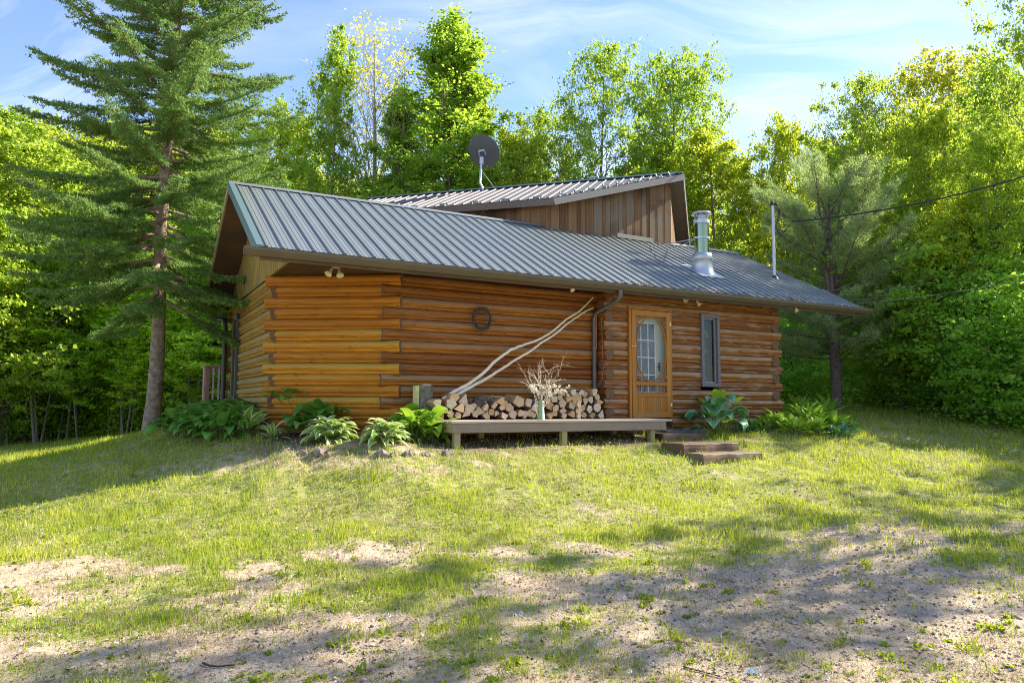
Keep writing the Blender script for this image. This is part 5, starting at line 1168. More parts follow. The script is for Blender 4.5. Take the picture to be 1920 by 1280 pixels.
# --- far woods filling in behind
for i in range(74):
    f = (i+rng.random())/74; x = -46+96*f; y = rng.uniform(36, 52); 
    if abs(x-2) < 10: y += 4
    pxx = 960+FPX*x/y
    lim = 330 if 450 < pxx < 1560 else 240
    htop = at(960, lim+rng.uniform(0, 90), y).z
    tree(rng.choice(['maple', 'maple_b', 'oak', 'ash', 'poplar', 'maple']), x, y, top=htop, wide=rng.uniform(0.9, 1.15), tint=rng.choice([MID, LIME, GOLD, DEEP, OLIVE, MID]), name='woods_tree', label='leafy tree merging into the far woods behind everything', group='far woods behind the yard')
for i in range(26):
    x = -36+76*(i+rng.random())/26; tree(rng.choice(['bush', 'bush_b']), x, rng.uniform(33, 38), sc=rng.uniform(1.0, 1.5), wide=1.5, tint=rng.choice([MID, DEEP, LIME]), name='shrub', label='leafy shrub filling the foot of the far woods', group='shrubs of the far woods')
# --- trees right of the picture whose shade dapples the yard
for i, (x, y, kd, sc, wd, lab) in enumerate([(15.2, 12.8, 'open_ash', 0.98, 0.78, 'tall open ash'), (19.5, 14.9, 'open_ash', 1.05, 0.8, 'farther open ash'), (21, 17.5, 'oak', 0.8, 0.8, 'broad oak')]):
    tree(kd, x, y, sc=sc, wide=wd, tint=MID, name='yard_tree', label=f'{lab} at the right side of the yard casting dappled shade', rz=1.1*i)

for i in range(6):
    tree(['maple', 'oak', 'ash', 'poplar'][i % 4], -2+6.8*i+rng.uniform(-1.5, 1.5), -20-rng.uniform(0, 9), sc=rng.uniform(0.8, 1.1), tint=LIME, name='woods_tree', label='leafy tree across the yard behind the viewer, reflected in the steel pipe', group='trees behind the viewer')
# ---------------------------------------------------------------- spruce
def needles(S0, S1, per_m, nl, nw, rg, up=0.15, spread=0.75):
    """narrow triangles set round many twig segments"""
    L = np.linalg.norm(S1-S0, axis=1); n = np.maximum(2, (L*per_m).astype(int)); i = np.repeat(np.arange(len(S0)), n)
    t = rg.random(len(i))[:, None]; P = S0[i]*(1-t)+S1[i]*t; d = unit(S1-S0)[i]
    r = rg.normal(size=(len(i), 3)); r = unit(r-(r*d).sum(-1, keepdims=True)*d); a = unit(d*(1-spread)+r*spread+np.array([0, 0, up]))
    s = unit(np.cross(a, rg.normal(size=a.shape))); l = nl*(0.7+0.6*rg.random((len(i), 1)))
    V = np.stack([P - s*nw/2, P + s*nw/2, P + a*l], 1).reshape(-1, 3)
    return V, np.arange(len(V)).reshape(-1, 3), i
def spruce(name, label, base, Ht, Rf, first, lean=(0, 0), nb=150, seed=3, mat=None, trunkr=0.2, need=(46, 0.05, 0.014), lowdroop=-0.34, mt=None):
    rr = random.Random(seed); rg = np.random.default_rng(seed); root = thing(name, label, 'tree', base)
    mb = MB(); tp = [Vector((lean[0]*h/Ht*Ht*0.01+0.04*math.sin(h), lean[1]*h*0.01, h)) for h in np.linspace(-0.2, Ht, 22)]
    mb.tube(tp, [trunkr*(1-0.95*i/21)*(1.35 if i == 0 else 1.0) for i in range(22)], 14, wob=0.10); mb.build('trunk', mt or M_sprtr, root)
    def tpt(h): f = (h+0.2)/(Ht+0.2)*21; i = min(int(f), 20); return tp[i].lerp(tp[i+1], f-i)
    mb = MB(); S = []; W_ = []
    for k in range(nb):
        f = (k+0.5*rr.random())/nb; h = first+(Ht-first)*f**0.92; L = Rf(h)*(0.72+0.45*rr.random()); az = k*2.39996+rr.gauss(0, 0.25)
        el = lowdroop + (0.75-lowdroop)*((h-first)/(Ht-first))**0.7 + rr.gauss(0, 0.08)
        d = Vector((math.cos(az)*math.cos(el), math.sin(az)*math.cos(el), math.sin(el))); pts = [tpt(h)]; n = 9
        for i in range(n):
            d = (d+Vector((rr.gauss(0, .03), rr.gauss(0, .03), (-0.02 if i < 4 else 0.06)+0.02*i/n))).normalized(); pts.append(pts[-1]+d*L/n)
        r0 = 0.012+0.012*L; mb.tube(pts, [r0*(1-0.85*i/n) for i in range(n+1)], 5, caps=False)
        low = max(0.0, 1-(h-first)/1.8); start = 0.14+0.08*low
        S.append((pts[-2], pts[-1]))
        m = int(L/0.105)
        for j in range(m):
            q = start+(1-start)*(j+0.5)/m
            if q > 0.98: continue
            i = min(int(q*n), n-1); b0 = pts[i].lerp(pts[i+1], q*n-i); ax = (pts[i+1]-pts[i]).normalized(); sd = ax.cross(Vector((0, 0, 1))).normalized()
            S.append((b0, b0+ax*0.1))
            for sg in (-1, 1):
                if rr.random() < 0.06: continue
                l = (0.14+0.38*L*0.42*(1-q)**0.8*(min(1, (q-start)*5+0.45)))*(0.7+0.6*rr.random())
                dd = (ax*0.75+sd*sg*0.75+Vector((0, 0, rr.gauss(-0.02, 0.16)))).normalized(); e0 = b0; e1 = b0+dd*l+Vector((0, 0, -0.22*l))
                S.append((e0, e1)); ns = int(l/0.085)
                for u_ in range(ns):
                    w_ = (u_+0.6)/ns; c0 = e0.lerp(e1, w_); s2 = dd.cross(Vector((0, 0, 1))).normalized()
                    for g2 in (-1, 1):
                        if rr.random() < 0.15: continue
                        S.append((c0, c0+(dd*0.8+s2*g2*0.7+Vector((0, 0, rr.gauss(0.02, 0.2)))).normalized()*(0.05+0.13*(1-w_)*min(1, l*2)+0.04*rr.random())))
    mb.build('limbs', M_sprtr, root, fixn=False)
    S0 = np.array([tuple(a) for a, _ in S]); S1 = np.array([tuple(b_) for _, b_ in S])
    V, F, i = needles(S0, S1, *need, rg)
    tipness = np.linalg.norm(S1[:, :2], axis=1); rnd = np.clip(rg.random(len(S0))*0.6+0.4*rg.random(len(S0)), 0, 1)[i]*0.75+0.25*rg.random(len(i))
    link('needles', np_mesh(name+'_needles', V, F, mat or M_need, {'rnd': np.repeat(rnd, 3)}), root)
    return root
pb = at(283, 800, 14.8); zb = H(pb.x, pb.y)
Rsp = lambda h: max(0.05, 3.35*(1-h/19.5)**0.75*(0.92+0.08*min(1, (h-3)/2.5)))
spruce('spruce_tree', 'huge spruce with bare lower trunk towering left of the cabin', (pb.x, pb.y, zb), 18.0, Rsp, 2.75, lean=(1.5, 0), nb=290, seed=5, trunkr=0.150, need=(95, 0.055, 0.020))
o_ = spruce('conifer_tree', 'dark narrow conifer tip beside the left flank of the tallest poplar', tuple(at(752, 480, 32)-Vector((0, 0, 7))), 15.4, lambda h: max(0.05, 2.6*(1-h/15.6)), 6.0, nb=60, seed=9, need=(30, 0.09, 0.03))
p = at(1440, 300, 33); o_ = spruce('conifer_tree', 'small dark evergreen shrub beside the foot of the spruce', tuple(ground_hit(287, 800)+Vector((0.05, -0.3, -0.1))), 0.62, lambda h: 0.40*(1-h/1.1), 0.04, nb=34, seed=13, trunkr=0.02, need=(110, 0.04, 0.010), lowdroop=0.1)
o_.name = 'evergreen_shrub'; o_['category'] = 'shrub'

# ---------------------------------------------------------------- white pine right of the cabin
def pine(label, base, Ht, first, Rf, seed=4, nb=70):
    rr = random.Random(seed); rg = np.random.default_rng(seed); root = thing('pine_tree', label, 'tree', base)
    mb = MB()
    fork = 2.3
    tp = [Vector((0.02*math.sin(h*2), 0, h)) for h in np.linspace(-0.2, fork, 7)]; mb.tube(tp, [0.20, 0.165, 0.155, 0.15, 0.145, 0.14, 0.13], 12, wob=0.12)
    st2 = []
    for (dx_, hh_, r_) in ((0.0, Ht, 0.11), (0.055, Ht*0.93, 0.08), (-0.05, Ht*0.85, 0.07)):
        q = [tp[-1]+Vector((dx_*h*2.2*(1-0.3*h/Ht), dx_*h, h)) for h in np.linspace(0, hh_-fork, 9)]; mb.tube(q, [r_*(1-0.9*i/8) for i in range(9)], 8, caps=False); st2.append(q)
    mb.build('trunk', simple('pine_bark', (0.16, 0.115, 0.105), 0.95, var=0.4, scale=10, bump=0.8), root)
    mb = MB(); tips = []
    for k in range(nb):
        f = (k+rr.random())/nb; h = first+(Ht-first-0.2)*f; L = Rf(h)*(0.7+0.5*rr.random()); az = k*2.4+rr.gauss(0, 0.3); el = 0.02+0.65*f+rr.gauss(0, 0.1)
        q = st2[k % 3] if h > fork else None
        if q is not None: g_ = min((h-fork)/max(0.1, (q[-1].z-fork)), 0.98)*8; i = int(g_); p0 = q[i].lerp(q[i+1], g_-i)
        else: p0 = Vector((0, 0, h))
        d = Vector((math.cos(az)*math.cos(el), math.sin(az)*math.cos(el), math.sin(el))); pts = [p0]; n = 7
        for i in range(n): d = (d+Vector((rr.gauss(0, .05), rr.gauss(0, .05), 0.045))).normalized(); pts.append(pts[-1]+d*L/n)
        r0 = 0.015+0.008*L; mb.tube(pts, [r0*(1-0.85*i/n) for i in range(n+1)], 5, caps=False)
        m = int(L/0.16)
        for j in range(m):
            q_ = 0.28+0.74*(j+rr.random()*.5)/m; q_ = min(q_, 0.995); i = min(int(q_*n), n-1); b0 = pts[i].lerp(pts[i+1], q_*n-i); ax = (pts[i+1]-pts[i]).normalized(); sd = ax.cross(Vector((0, 0, 1))).normalized()
            for sg in (-1, 1):
                l = (0.25+0.35*(1-q_)*L*0.5)*(0.7+0.6*rr.random()); dd = (ax*0.8+sd*sg*0.7+Vector((0, 0, rr.gauss(0.2, 0.2)))).normalized(); e1 = b0+dd*l
                mb.tube([b0, e1], [0.006, 0.003], 4, caps=False); nn_ = max(2, int(l/0.13))
                for u_ in range(nn_): tips.append((b0.lerp(e1, (u_+0.7)/nn_)+Vector([rr.gauss(0, .05) for _ in range(3)]), dd))
        tips.append((pts[-1], d))
    mb.build('limbs', bpy.data.materials['pine_bark'], root, fixn=False)
    P = np.array([tuple(a) for a, _ in tips]); D = np.array([tuple(b_) for _, b_ in tips]); per = 20; i = np.repeat(np.arange(len(P)), per)
    a = unit(D[i]*0.55+unit(rg.normal(size=(len(i), 3)))*0.95+np.array([0, 0, 0.30])); s = unit(np.cross(a, rg.normal(size=a.shape))); l = 0.15*(0.6+0.7*rg.random((len(i), 1))); Q = P[i]+rg.normal(size=(len(i), 3))*0.035
    V = np.stack([Q-s*0.008, Q+s*0.008, Q+a*l], 1).reshape(-1, 3); rt = rg.random(len(P))
    link('needles', np_mesh('pine_needles', V, np.arange(len(V)).reshape(-1, 3), M_pine, {'rnd': np.repeat(np.clip(rt[i]*0.6+0.4*rg.random(len(i)), 0, 1), 3)}), root)
pp = at(1568, 752, 21.0); pt = at(1560, 350, 21.0)
pine('soft grey-green white pine with a forked trunk right of the cabin', (pp.x, pp.y, H(pp.x, pp.y)-0.05), pt.z-pp.z+0.2, 1.3, lambda h: 2.7*max(0.12, 1-((h-2.6)/5.2)**2*0.9) if h > 2.6 else 2.5, seed=4, nb=66)

# ---------------------------------------------------------------- broad-leaved bed plants
def bed_mat(name, c0, c1, margin=None, trans=(0.25, 0.40, 0.05), tm=0.3):
    m, t, b = new_mat(name); r = t.n('ShaderNodeAttribute', attribute_name='rnd').outputs['Fac']; e = t.n('ShaderNodeAttribute', attribute_name='edge').outputs['Fac']
    col = t.mix(r, c0, c1)
    if margin: col = t.mix(t.ramp(t.math('ADD', e, t.math('MULTIPLY', t.math('SUBTRACT', r, 0.5), 0.25)), [(0.56, 0.0), (0.70, 1.0)]), col, margin)
    else: col = t.mix(t.ramp(e, [(0.0, 0.25), (0.12, 0.0)]), col, tuple(min(1, x*1.8) for x in c1))
    t.set(b.inputs['Base Color'], col); b.inputs['Roughness'].default_value = 0.38; b.inputs['Specular IOR Level'].default_value = 0.5
    tr = t.n('ShaderNodeBsdfTranslucent', {'Color': t.mix(0.5, col, trans)}); mx = t.n('ShaderNodeMixShader', {0: tm, 1: b.outputs[0], 2: tr.outputs[0]})
    t.L.new(mx.outputs[0], [n for n in t.t.nodes if n.type == 'OUTPUT_MATERIAL'][0].inputs[0]); return m
B_var = bed_mat('variegated_leaf', (0.20, 0.38, 0.04), (0.34, 0.52, 0.07), (0.85, 0.86, 0.52))
B_lime = bed_mat('lime_leaf', (0.18, 0.36, 0.03), (0.34, 0.54, 0.05), None, (0.5, 0.7, 0.05))
B_dark = bed_mat('dark_leaf', (0.07, 0.22, 0.03), (0.16, 0.36, 0.05))
B_blue = bed_mat('blue_leaf', (0.04, 0.18, 0.07), (0.10, 0.32, 0.12), (0.22, 0.42, 0.24), tm=0.15)
B_stalk = bed_mat('stalk', (0.16, 0.24, 0.06), (0.26, 0.32, 0.10))
def plant_mesh(seed, n, R, hh, LL, LW, pet=0.5, curl=0.8, wavy=0.06, cup=0.25, tipw=0.55, stalkr=0.004, jit=0.0):
    rg = random.Random(seed); V, F, R_, E = [], [], [], []; SV = MB()
    rows = 7; cols = (-1, -0.66, 0, 0.66, 1)
    for k in range(n):
        f = (k+0.5)/n; az = k*2.39996+rg.gauss(0, 0.25); el = math.radians(78)*(1-f)**0.8+math.radians(14)+rg.gauss(0, 0.09)
        L = LL*(0.7+0.45*rg.random()); Wd = LW*(0.75+0.4*rg.random())*L/LL; r0 = rg.random()
        hz = Vector((math.cos(az), math.sin(az), 0)); p = Vector((rg.gauss(0, R*0.10+jit), rg.gauss(0, R*0.10+jit), 0)); pl = hh*pet*(0.7+0.5*rg.random())
        d = (hz*math.cos(el)+Vector((0, 0, math.sin(el)))).normalized(); q = p+d*pl
        SV.tube([p, p.lerp(q, .5)+Vector((0, 0, 0.01)), q], [stalkr*1.3, stalkr, stalkr*.8], 4, caps=False)
        tw = rg.gauss(0, 0.25); b0 = len(V); ang = el*0.75; ph = rg.random()*6
        sd0 = Vector((-hz.y, hz.x, 0))
        for i in range(rows):
            t_ = i/(rows-1); dd = hz*math.cos(ang)+Vector((0, 0, math.sin(ang))); nn = sd0.cross(dd)*-1
            if nn.z < 0: nn = -nn
            w_ = Wd*0.5*(math.sin(PI*min(1, (t_*0.93+0.05))**tipw))**0.9 if t_ < 1 else 0.002
            sd = (sd0*math.cos(tw)+nn*math.sin(tw))
            for c in cols:
                V.append(tuple(q+sd*w_*c+nn*(abs(c)**1.5*w_*cup+wavy*w_*math.sin(t_*9+ph+c*2)*abs(c)))); E.append(abs(c)); R_.append(r0)
            q = q+dd*L/(rows-1); ang -= curl*(1.1-0.4*r0)/(rows-1)*(1+t_)
        for i in range(rows-1):
            for c in range(4): F.append((b0+i*5+c, b0+i*5+c+1, b0+(i+1)*5+c+1, b0+(i+1)*5+c))
    return V, F, R_, E, SV
def plant(name, label, cat, px, py, mat, seed, n, R, hh, LL, LW, group=None, loc=None, **k):
    g = ground_hit(px, py) if loc is None else Vector(loc); V, F, R_, E, SV = plant_mesh(seed, n, R, hh, LL, LW, **k)
    o = thing(name, label, cat, (g.x, g.y, g.z-0.02), rng.random()*6.28, group)
    link('leaves', np_mesh(name, V, F, mat, {'rnd': R_, 'edge': E}, smooth=True), o)
    st = SV.build('stalks', B_stalk, o, fixn=False); return o
HG = 'hostas in the front bed'
plant('hosta', 'white-edged hosta in full sun, left of two pale ones', 'hosta', 620, 826, B_var, 1, 100, 0.28, 0.34, 0.33, 0.15, HG, curl=1.3)
plant('hosta', 'white-edged hosta beside the lime hosta, right of two pale ones', 'hosta', 722, 829, B_var, 2, 96, 0.26, 0.32, 0.32, 0.15, HG, curl=1.3)
plant('hosta', 'large lime green hosta against the left end of the deck', 'hosta', 783, 826, B_lime, 3, 110, 0.40, 0.62, 0.33, 0.20, HG, curl=1.3, jit=0.08)
plant('hosta', 'lime hosta clump joined to the big one beside the deck end', 'hosta', 752, 808, B_lime, 33, 60, 0.25, 0.60, 0.30, 0.18, HG, curl=1.3, jit=0.06)
plant('hosta', 'upright green and white hosta at the left of the front row', 'hosta', 462, 816, B_var, 4, 34, 0.15, 0.42, 0.30, 0.12, HG, curl=0.6)
plant('hosta', 'small narrow-leaved hosta with pale margins, second in the front row', 'hosta', 512, 822, B_var, 5, 40, 0.15, 0.20, 0.27, 0.06, HG, curl=0.9)
plant('hosta', 'dark leafy hosta behind the two pale hostas', 'hosta', 672, 806, B_dark, 6, 46, 0.3, 0.52, 0.34, 0.20, HG, curl=1.4, jit=0.08)
plant('hosta', 'dark broad-leaved hosta against the amber log corner', 'hosta', 712, 796, B_dark, 7, 50, 0.3, 0.74, 0.36, 0.24, HG, curl=1.4, jit=0.08)
plant('hosta', 'dark hosta tucked beneath the grey stump', 'hosta', 748, 796, B_dark, 8, 40, 0.3, 0.66, 0.34, 0.22, HG, curl=1.4, jit=0.08)
i = 0
for (px, py) in ((352, 800), (380, 806), (365, 790), (402, 806), (425, 808), (395, 792), (440, 812), (418, 794), (345, 812), (448, 798), (372, 818), (408, 820)):
    plant('dark_hosta', 'dark green leafy clump in the shaded mass under the gable wall', 'hosta', px, py, B_dark, 20+i, 56, 0.3, 0.52, 0.34, 0.20, 'shaded hostas under the gable', curl=1.4, jit=0.10); i += 1
for j, (px, py, lab) in enumerate(((560, 806, 'large-leaved rhubarb plant at the foot of the amber logs, left one'), (628, 796, 'large-leaved rhubarb plant right of its twin at the amber logs'), (592, 816, 'low blue-green leafy plant between the rhubarb and the pale hosta'))):
    plant('rhubarb_plant', lab, 'plant', px, py, B_dark, 40+j, 20 if j < 2 else 34, 0.4, 0.74 if j < 2 else 0.36, 0.34, 0.34, None, pet=0.95, wavy=0.25, tipw=0.42, stalkr=0.008, curl=1.7)
g = W(1.62, -0.55); plant('giant_hosta', 'giant hosta with glossy rounded leaves under the narrow window', 'hosta', 0, 0, B_blue, 50, 20, 0.12, 0.62, 0.38, 0.46, None, loc=(g.x, g.y, H(g.x, g.y)), pet=0.9, cup=0.30, tipw=0.42, stalkr=0.011, curl=2.0)
plant('giant_hosta', 'bright young leaves rising from the middle of the giant hosta', 'hosta', 0, 0, B_lime, 51, 12, 0.12, 0.78, 0.28, 0.26, None, loc=(g.x+0.08, g.y-0.02, H(g.x, g.y)), pet=0.9, stalkr=0.008, curl=0.6)
CG = 'wild plants at the right cabin corner'
i = 0
wl = ['{} weedy clump from the left at the right cabin corner']
for (px, py, mt, LL, LW, n, hh) in sorted([(1432, 795, B_lime, .20, .05, 40, .25), (1455, 806, B_lime, .22, .07, 46, .28), (1475, 790, B_lime, .26, .04, 50, .34), (1490, 812, B_lime, .20, .08, 44, .24), (1500, 785, B_lime, .30, .04, 60, .40), (1515, 800, B_lime, .25, .06, 50, .34),
                                    (1530, 815, B_lime, .20, .07, 44, .24), (1540, 790, B_lime, .26, .05, 50, .36), (1560, 806, B_lime, .22, .07, 44, .26), (1575, 818, B_blue, .16, .05, 40, .18), (1590, 812, B_dark, .18, .06, 36, .2), (1418, 806, B_dark, .16, .07, 34, .16), (1395, 808, B_blue, .14, .07, 30, .12), (1548, 776, B_lime, .28, .04, 44, .34)]):
    LL, LW, hh, n = LL*1.35, LW*1.35, hh*1.45, int(n*1.3)
    plant('wild_plant', f'leafy wild plant, {ORD[i]} from the left in the sunny clump at the right cabin corner', 'plant', px, py, mt, 60+i, n, 0.2, hh, LL, LW, CG, jit=0.07, curl=0.6); i += 1

# ---------------------------------------------------------------- grass and ground cover (nobody could count it)
def blade_field(name, label, N, rmin, rmax, a0, a1, hgt, wid, dens_fn, mat, seed, lean=0.5, lod=0.55):
    rg = np.random.default_rng(seed); r = rmin*(rmax/rmin)**rg.random(N); a = a0+(a1-a0)*rg.random(N); x, y = r*np.sin(a), r*np.cos(a)
    keep = rg.random(N) < dens_fn(x, y); x, y, r = x[keep], y[keep], r[keep]; n = len(x); z = Hn(x, y)-0.004
    ls = (r/6)**lod; tall = np.clip(0.15+1.7*fbm(x*2.3, y*2.3, seed+3, 4)**1.3, 0.3, 1.6)
    h = hgt*(0.45+0.9*rg.random(n))*tall*np.clip(ls, 0.8, 1.9); wd = wid*(0.7+0.6*rg.random(n))*ls
    th = rg.random(n)*2*PI; sx, sy = np.cos(th)*wd/2, np.sin(th)*wd/2; la = rg.random(n)*2*PI; ll = lean*h*(0.2+0.9*rg.random(n)); lx, ly = np.cos(la)*ll, np.sin(la)*ll
    P = np.stack([x, y, z], -1); S = np.stack([sx, sy, 0*sx], -1)
    M1 = P+np.stack([lx*0.35, ly*0.35, h*0.55], -1); T = P+np.stack([lx, ly, h*(1-0.25*(ll/np.maximum(h, 1e-6))**2)], -1)
    V = np.stack([P-S, P+S, M1+S*0.75, M1-S*0.75, T], 1).reshape(-1, 3); b_ = np.arange(n)*5
    F = np.concatenate([np.stack([b_, b_+1, b_+2], -1), np.stack([b_, b_+2, b_+3], -1), np.stack([b_+3, b_+2, b_+4], -1)])
    rnd = np.clip(0.5*rg.random(n)+1.1*(fbm(x*1.3, y*1.3, 77, 5)-0.5)+0.27, 0, 1)
    o = link(name, np_mesh(name, V, F, mat, {'rnd': np.repeat(np.clip(rnd*1.25-0.12, 0, 1), 5)})); tag(o, label, kind='stuff'); return o
M_gr = leaf_mat('grass_blades', (0.05, 0.13, 0.008), (0.22, 0.32, 0.020), (0.60, 0.54, 0.10), (0.58, 0.66, 0.04), 0.42, 0.55, 0.25)
M_dry = leaf_mat('dry_grass', (0.34, 0.27, 0.13), (0.52, 0.44, 0.24), (0.64, 0.57, 0.36), (0.4, 0.32, 0.15), 0.2, 0.8, 0.1)
AZ0, AZ1 = -1.0, 1.0
blade_field('grass', 'short green and yellow-green lawn grass', 650000, 3.3, 34, AZ0, AZ1, 0.062, 0.0058, lambda x, y: grass_amount(x, y)**1.6*np.maximum(0.35+0.65*(fbm(x*3, y*3, 55, 4) > 0.44), (x < -3)*(y > 8))+0.015, M_gr, 5)  # green kept dense on the left mound so its shadow reads darker
blade_field('dry_grass', 'straw coloured dead grass among the green', 360000, 3.3, 22, AZ0, AZ1, 0.045, 0.0046, lambda x, y: np.clip(1-1.2*grass_amount(x, y, True), 0, 1)*np.where((x < -3.2) & (y > 8.3), 0.35, 1.0)*np.clip(0.34+0.5*grass_amount(x, y)*(fbm(x*1.1+9, y*1.1, 66, 4) > 0.50)+1.0*np.exp(-((y-9.7-0.12*np.abs(x))**2)/0.5)*(x < 1.5)*(x > -6.5)*(fbm(x*2, y*2, 67, 3) > 0.42), 0, 1), M_dry, 6, lean=1.2)  # dry blades thinned on the left mound to deepen its shadow
# small flat clover-like leaves between the blades
rg = np.random.default_rng(71); n = 150000; r = 3.3*(24/3.3)**rg.random(n); a = AZ0+(AZ1-AZ0)*rg.random(n); x, y = r*np.sin(a), r*np.cos(a)
pt_ = fbm(x*1.9, y*1.9, 91, 4); k = rg.random(n) < np.clip((pt_-0.49)*6, 0, 0.7)*(0.10+0.9*grass_amount(x, y)); x, y, r, pt_ = x[k], y[k], r[k], pt_[k]
V, F = leaf_quads(np.stack([x, y, Hn(x, y)+0.012+0.05*rg.random(len(x))*np.clip(r/8, .5, 1.6)], -1), (0.012+0.016*rg.random(len(x))**2)*np.clip(r/6, 0.8, 1.7), 0.9, 0.75, rg)
tag(link('clover', np_mesh('clover', V, F, M_gr, {'rnd': np.repeat(np.clip(0.30*rg.random(len(x))+0.7*(fbm(x*2.5, y*2.5, 93, 3)-0.40), 0, 0.6), 4)})), 'low clover and weed leaves mixed into the lawn', kind='stuff')
# tufts and broad-leaved weeds on the gravel
rg = np.random.default_rng(21); n = 2600
r = 3.5*(12/3.5)**rg.random(n); a = -0.7+1.45*rg.random(n); tx, ty = r*np.sin(a), r*np.cos(a); ok = (rg.random(n) < (0.75-0.5*grass_amount(tx, ty)))*(fbm(tx*1.2, ty*1.2, 88, 3) > 0.45); tx, ty = tx[ok], ty[ok]
m_ = 22; sz = (0.30+1.0*rg.random(len(tx))**3); i = np.repeat(np.arange(len(tx)), m_); th = rg.random(len(i))*2*PI; el = 0.35+1.0*rg.random(len(i)); L = 0.065*sz[i]*(0.5+0.8*rg.random(len(i)))
cx, cy = tx[i]+rg.normal(size=len(i))*0.025*sz[i], ty[i]+rg.normal(size=len(i))*0.025*sz[i]; P = np.stack([cx, cy, Hn(cx, cy)-0.003], -1); D = np.stack([np.cos(th)*np.cos(el), np.sin(th)*np.cos(el), np.sin(el)], -1); S = np.stack([-np.sin(th), np.cos(th), 0*th], -1)
broad = (rg.random(len(tx)) < 0.35)[i]; wd = np.where(broad, 0.011, 0.0032)*(0.7+0.6*rg.random(len(i)))
V = np.stack([P, P+D*L[:, None]*0.55+S*wd[:, None], P+D*L[:, None]-np.array([0, 0, 1])*L[:, None]*0.2, P+D*L[:, None]*0.55-S*wd[:, None]], 1).reshape(-1, 3)
tag(link('weeds', np_mesh('weeds', V, np.arange(len(V)).reshape(-1, 4), M_gr, {'rnd': np.repeat(0.05+0.7*rg.random(len(tx))[i], 4)})), 'scattered tufts of weeds and grass on the gravel', kind='stuff')
# pebbles
def scatter_stones(name, label, N, rmin, rmax, smin, smax, dens, mat, seed, flat=0.6):
    rg = np.random.default_rng(seed); r = rmin*(rmax/rmin)**rg.random(N); a = AZ0+(AZ1-AZ0)*rg.random(N); x, y = r*np.sin(a), r*np.cos(a); k = rg.random(N) < dens(x, y); x, y, r = x[k], y[k], r[k]; n = len(x)
    base = np.array([(1,0,0),(0,1,0),(-1,0,0),(0,-1,0),(0,0,1),(0,0,-1)], float); s = smin+(smax-smin)*rg.random(n)**3.5; s = s*(r/6)**0.5
    th = rg.random(n)*6.28; c, sn = np.cos(th), np.sin(th); J = base[None]*(0.7+0.6*rg.random((n, 6, 1)))*np.array([1, 0.75, flat]); xx = J[..., 0]*c[:, None]-J[..., 1]*sn[:, None]; yy = J[..., 0]*sn[:, None]+J[..., 1]*c[:, None]
    V = np.stack([xx, yy, J[..., 2]+0.25], -1)*s[:, None, None]+np.stack([x, y, Hn(x, y)], -1)[:, None]; T = np.array([(0,1,4),(1,2,4),(2,3,4),(3,0,4),(1,0,5),(2,1,5),(3,2,5),(0,3,5)])
    F = (np.arange(n)[:, None, None]*6+T[None]).reshape(-1, 3); o = link(name, np_mesh(name, V.reshape(-1, 3), F, mat, {'rnd': np.repeat(rg.random(n), 6)})); tag(o, label, kind='stuff')
M_peb, t, b = new_mat('pebble'); r_ = t.n('ShaderNodeAttribute', attribute_name='rnd').outputs['Fac']; t.set(b.inputs['Base Color'], t.ramp(r_, [(0, (0.13, 0.105, 0.085)), (0.45, (0.34, 0.275, 0.21)), (0.8, (0.52, 0.44, 0.34)), (1, (0.66, 0.60, 0.50))])); b.inputs['Roughness'].default_value = 0.9
scatter_stones('gravel', 'small grey and buff stones of the worn drive', 60000, 3.3, 14, 0.004, 0.022, lambda x, y: np.clip((1-grass_amount(x, y)), 0, 1)*np.clip(0.60+0.2*x+0.6*(fbm(x*2, y*2, 15)-0.5), 0.10, 1), M_peb, 31)
M_lit, t, b = new_mat('leaf_litter'); r_ = t.n('ShaderNodeAttribute', attribute_name='rnd').outputs['Fac']; t.set(b.inputs['Base Color'], t.ramp(r_, [(0, (0.10, 0.06, 0.04)), (0.5, (0.26, 0.17, 0.11)), (0.85, (0.50, 0.40, 0.30)), (1, (0.70, 0.62, 0.52))])); b.inputs['Roughness'].default_value = 0.85
rg = np.random.default_rng(41); n = 30000; r = 3.4*(13/3.4)**rg.random(n); a = AZ0+(AZ1-AZ0)*rg.random(n); x, y = r*np.sin(a), r*np.cos(a); k = rg.random(n) < np.clip(0.2+1.5*(fbm(x*0.8, y*0.8, 44)-0.45)+0.5*(x < -0.5)*(y < 8), 0, 1); x, y = x[k], y[k]
V, F = leaf_quads(np.stack([x, y, Hn(x, y)+0.008], -1), 0.018+0.034*rg.random(len(x))**3, 1.6, 0.5, rg); tag(link('leaf_litter', np_mesh('leaf_litter', V, F, M_lit, {'rnd': np.repeat(rg.random(len(x)), 4)})), 'dead leaf bits scattered over the yard', kind='stuff')
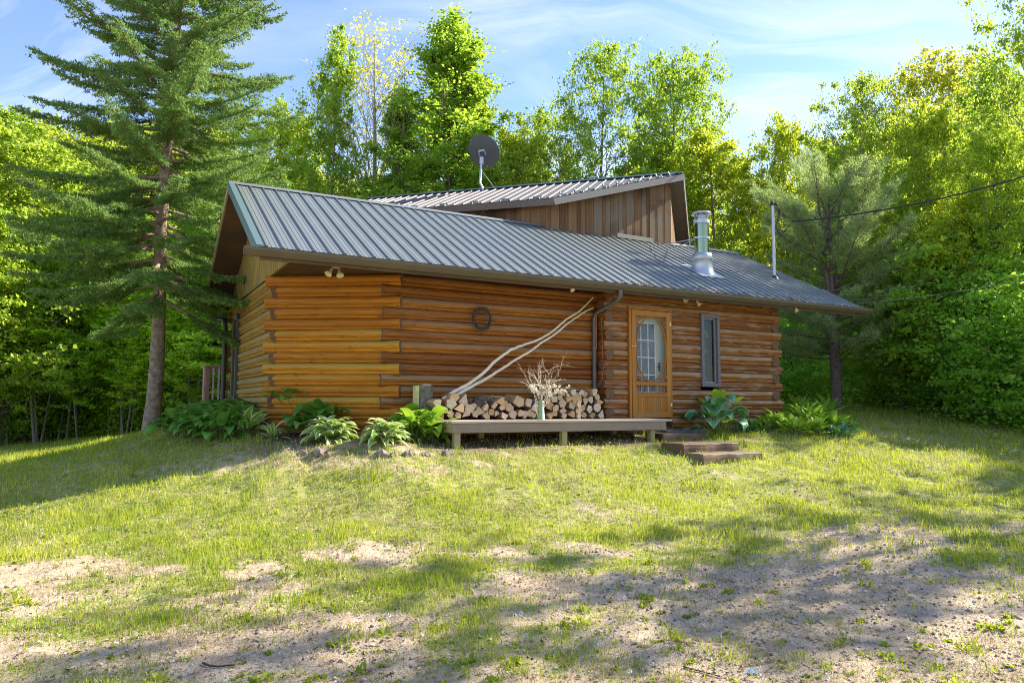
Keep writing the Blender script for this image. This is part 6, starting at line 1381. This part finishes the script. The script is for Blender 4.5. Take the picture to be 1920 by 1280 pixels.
# dandelion clocks in the lawn
rg = np.random.default_rng(47); n = 90; r = 4.2*(13/4.2)**rg.random(n); a = -0.6+1.3*rg.random(n); x, y = r*np.sin(a), r*np.cos(a); z = Hn(x, y)+0.05+0.05*rg.random(n); m_ = 26
i = np.repeat(np.arange(n), m_); d = unit(rg.normal(size=(len(i), 3))); P = np.stack([x, y, z], -1)[i]; V, F = leaf_quads(P+d*0.014, np.full(len(i), 0.013), 0.0, 0.6, rg)
tag(link('dandelion_clocks', np_mesh('dandelion_clocks', V, F, simple('seed_fluff', (0.6, 0.58, 0.52), 0.9), {'rnd': np.zeros(len(V))})), 'pale dandelion seed heads dotted over the lawn', kind='stuff')
# undergrowth at the foot of the woods
def undergrowth(name, label, N, fn, seed, size=0.13, hh=0.9, tint=MID):
    rg = np.random.default_rng(seed); ncl = N//70; c = np.array([fn(rg) for _ in range(ncl)]); cz = Hn(c[:, 0], c[:, 1]); rad = 0.35+0.5*rg.random(ncl); ht = hh*(0.4+0.8*rg.random(ncl))
    i = rg.integers(0, ncl, N); g = rg.normal(size=(N, 3)); P = np.stack([c[i, 0]+g[:, 0]*rad[i]*0.7, c[i, 1]+g[:, 1]*rad[i]*0.7, cz[i]+np.abs(g[:, 2])*ht[i]*0.55], -1)
    V, F = leaf_quads(P, size*(0.6+0.7*rg.random(N)), 0.9, 0.65, rg); o = link(name, np_mesh(name, V, F, M_leaf, {'rnd': np.repeat(np.clip(0.5*rg.random(N)+0.5*rg.random(ncl)[i], 0, 1), 4)})); o.color = (*tint, 1); tag(o, label, kind='stuff')
undergrowth('undergrowth', 'dense green undergrowth at the foot of the left woods', 80000, lambda r: (lambda px, Y: ((px-960)/FPX*Y, Y))(-250+760*r.random(), 27.5+7*r.random()), 51, size=0.11, hh=3.0, tint=(1.7, 1.8, 1.3))  # tint raised far up, brightening the dark understory in place of light
def _right(r):
    px = 1490+620*r.random(); Y0 = 25.5-(px-1600)*0.024; Y = max(13.5, Y0)+4.5*r.random()**1.5; return ((px-960)/FPX*Y, Y)
undergrowth('undergrowth', 'dense green undergrowth along the right woods edge', 52000, _right, 52, hh=1.1, tint=(1.1, 1.3, 1.3))
undergrowth('undergrowth', 'low leafy ground cover behind the cabin', 16000, lambda r: (-14+34*r.random(), 30+4*r.random()), 53, hh=1.3)
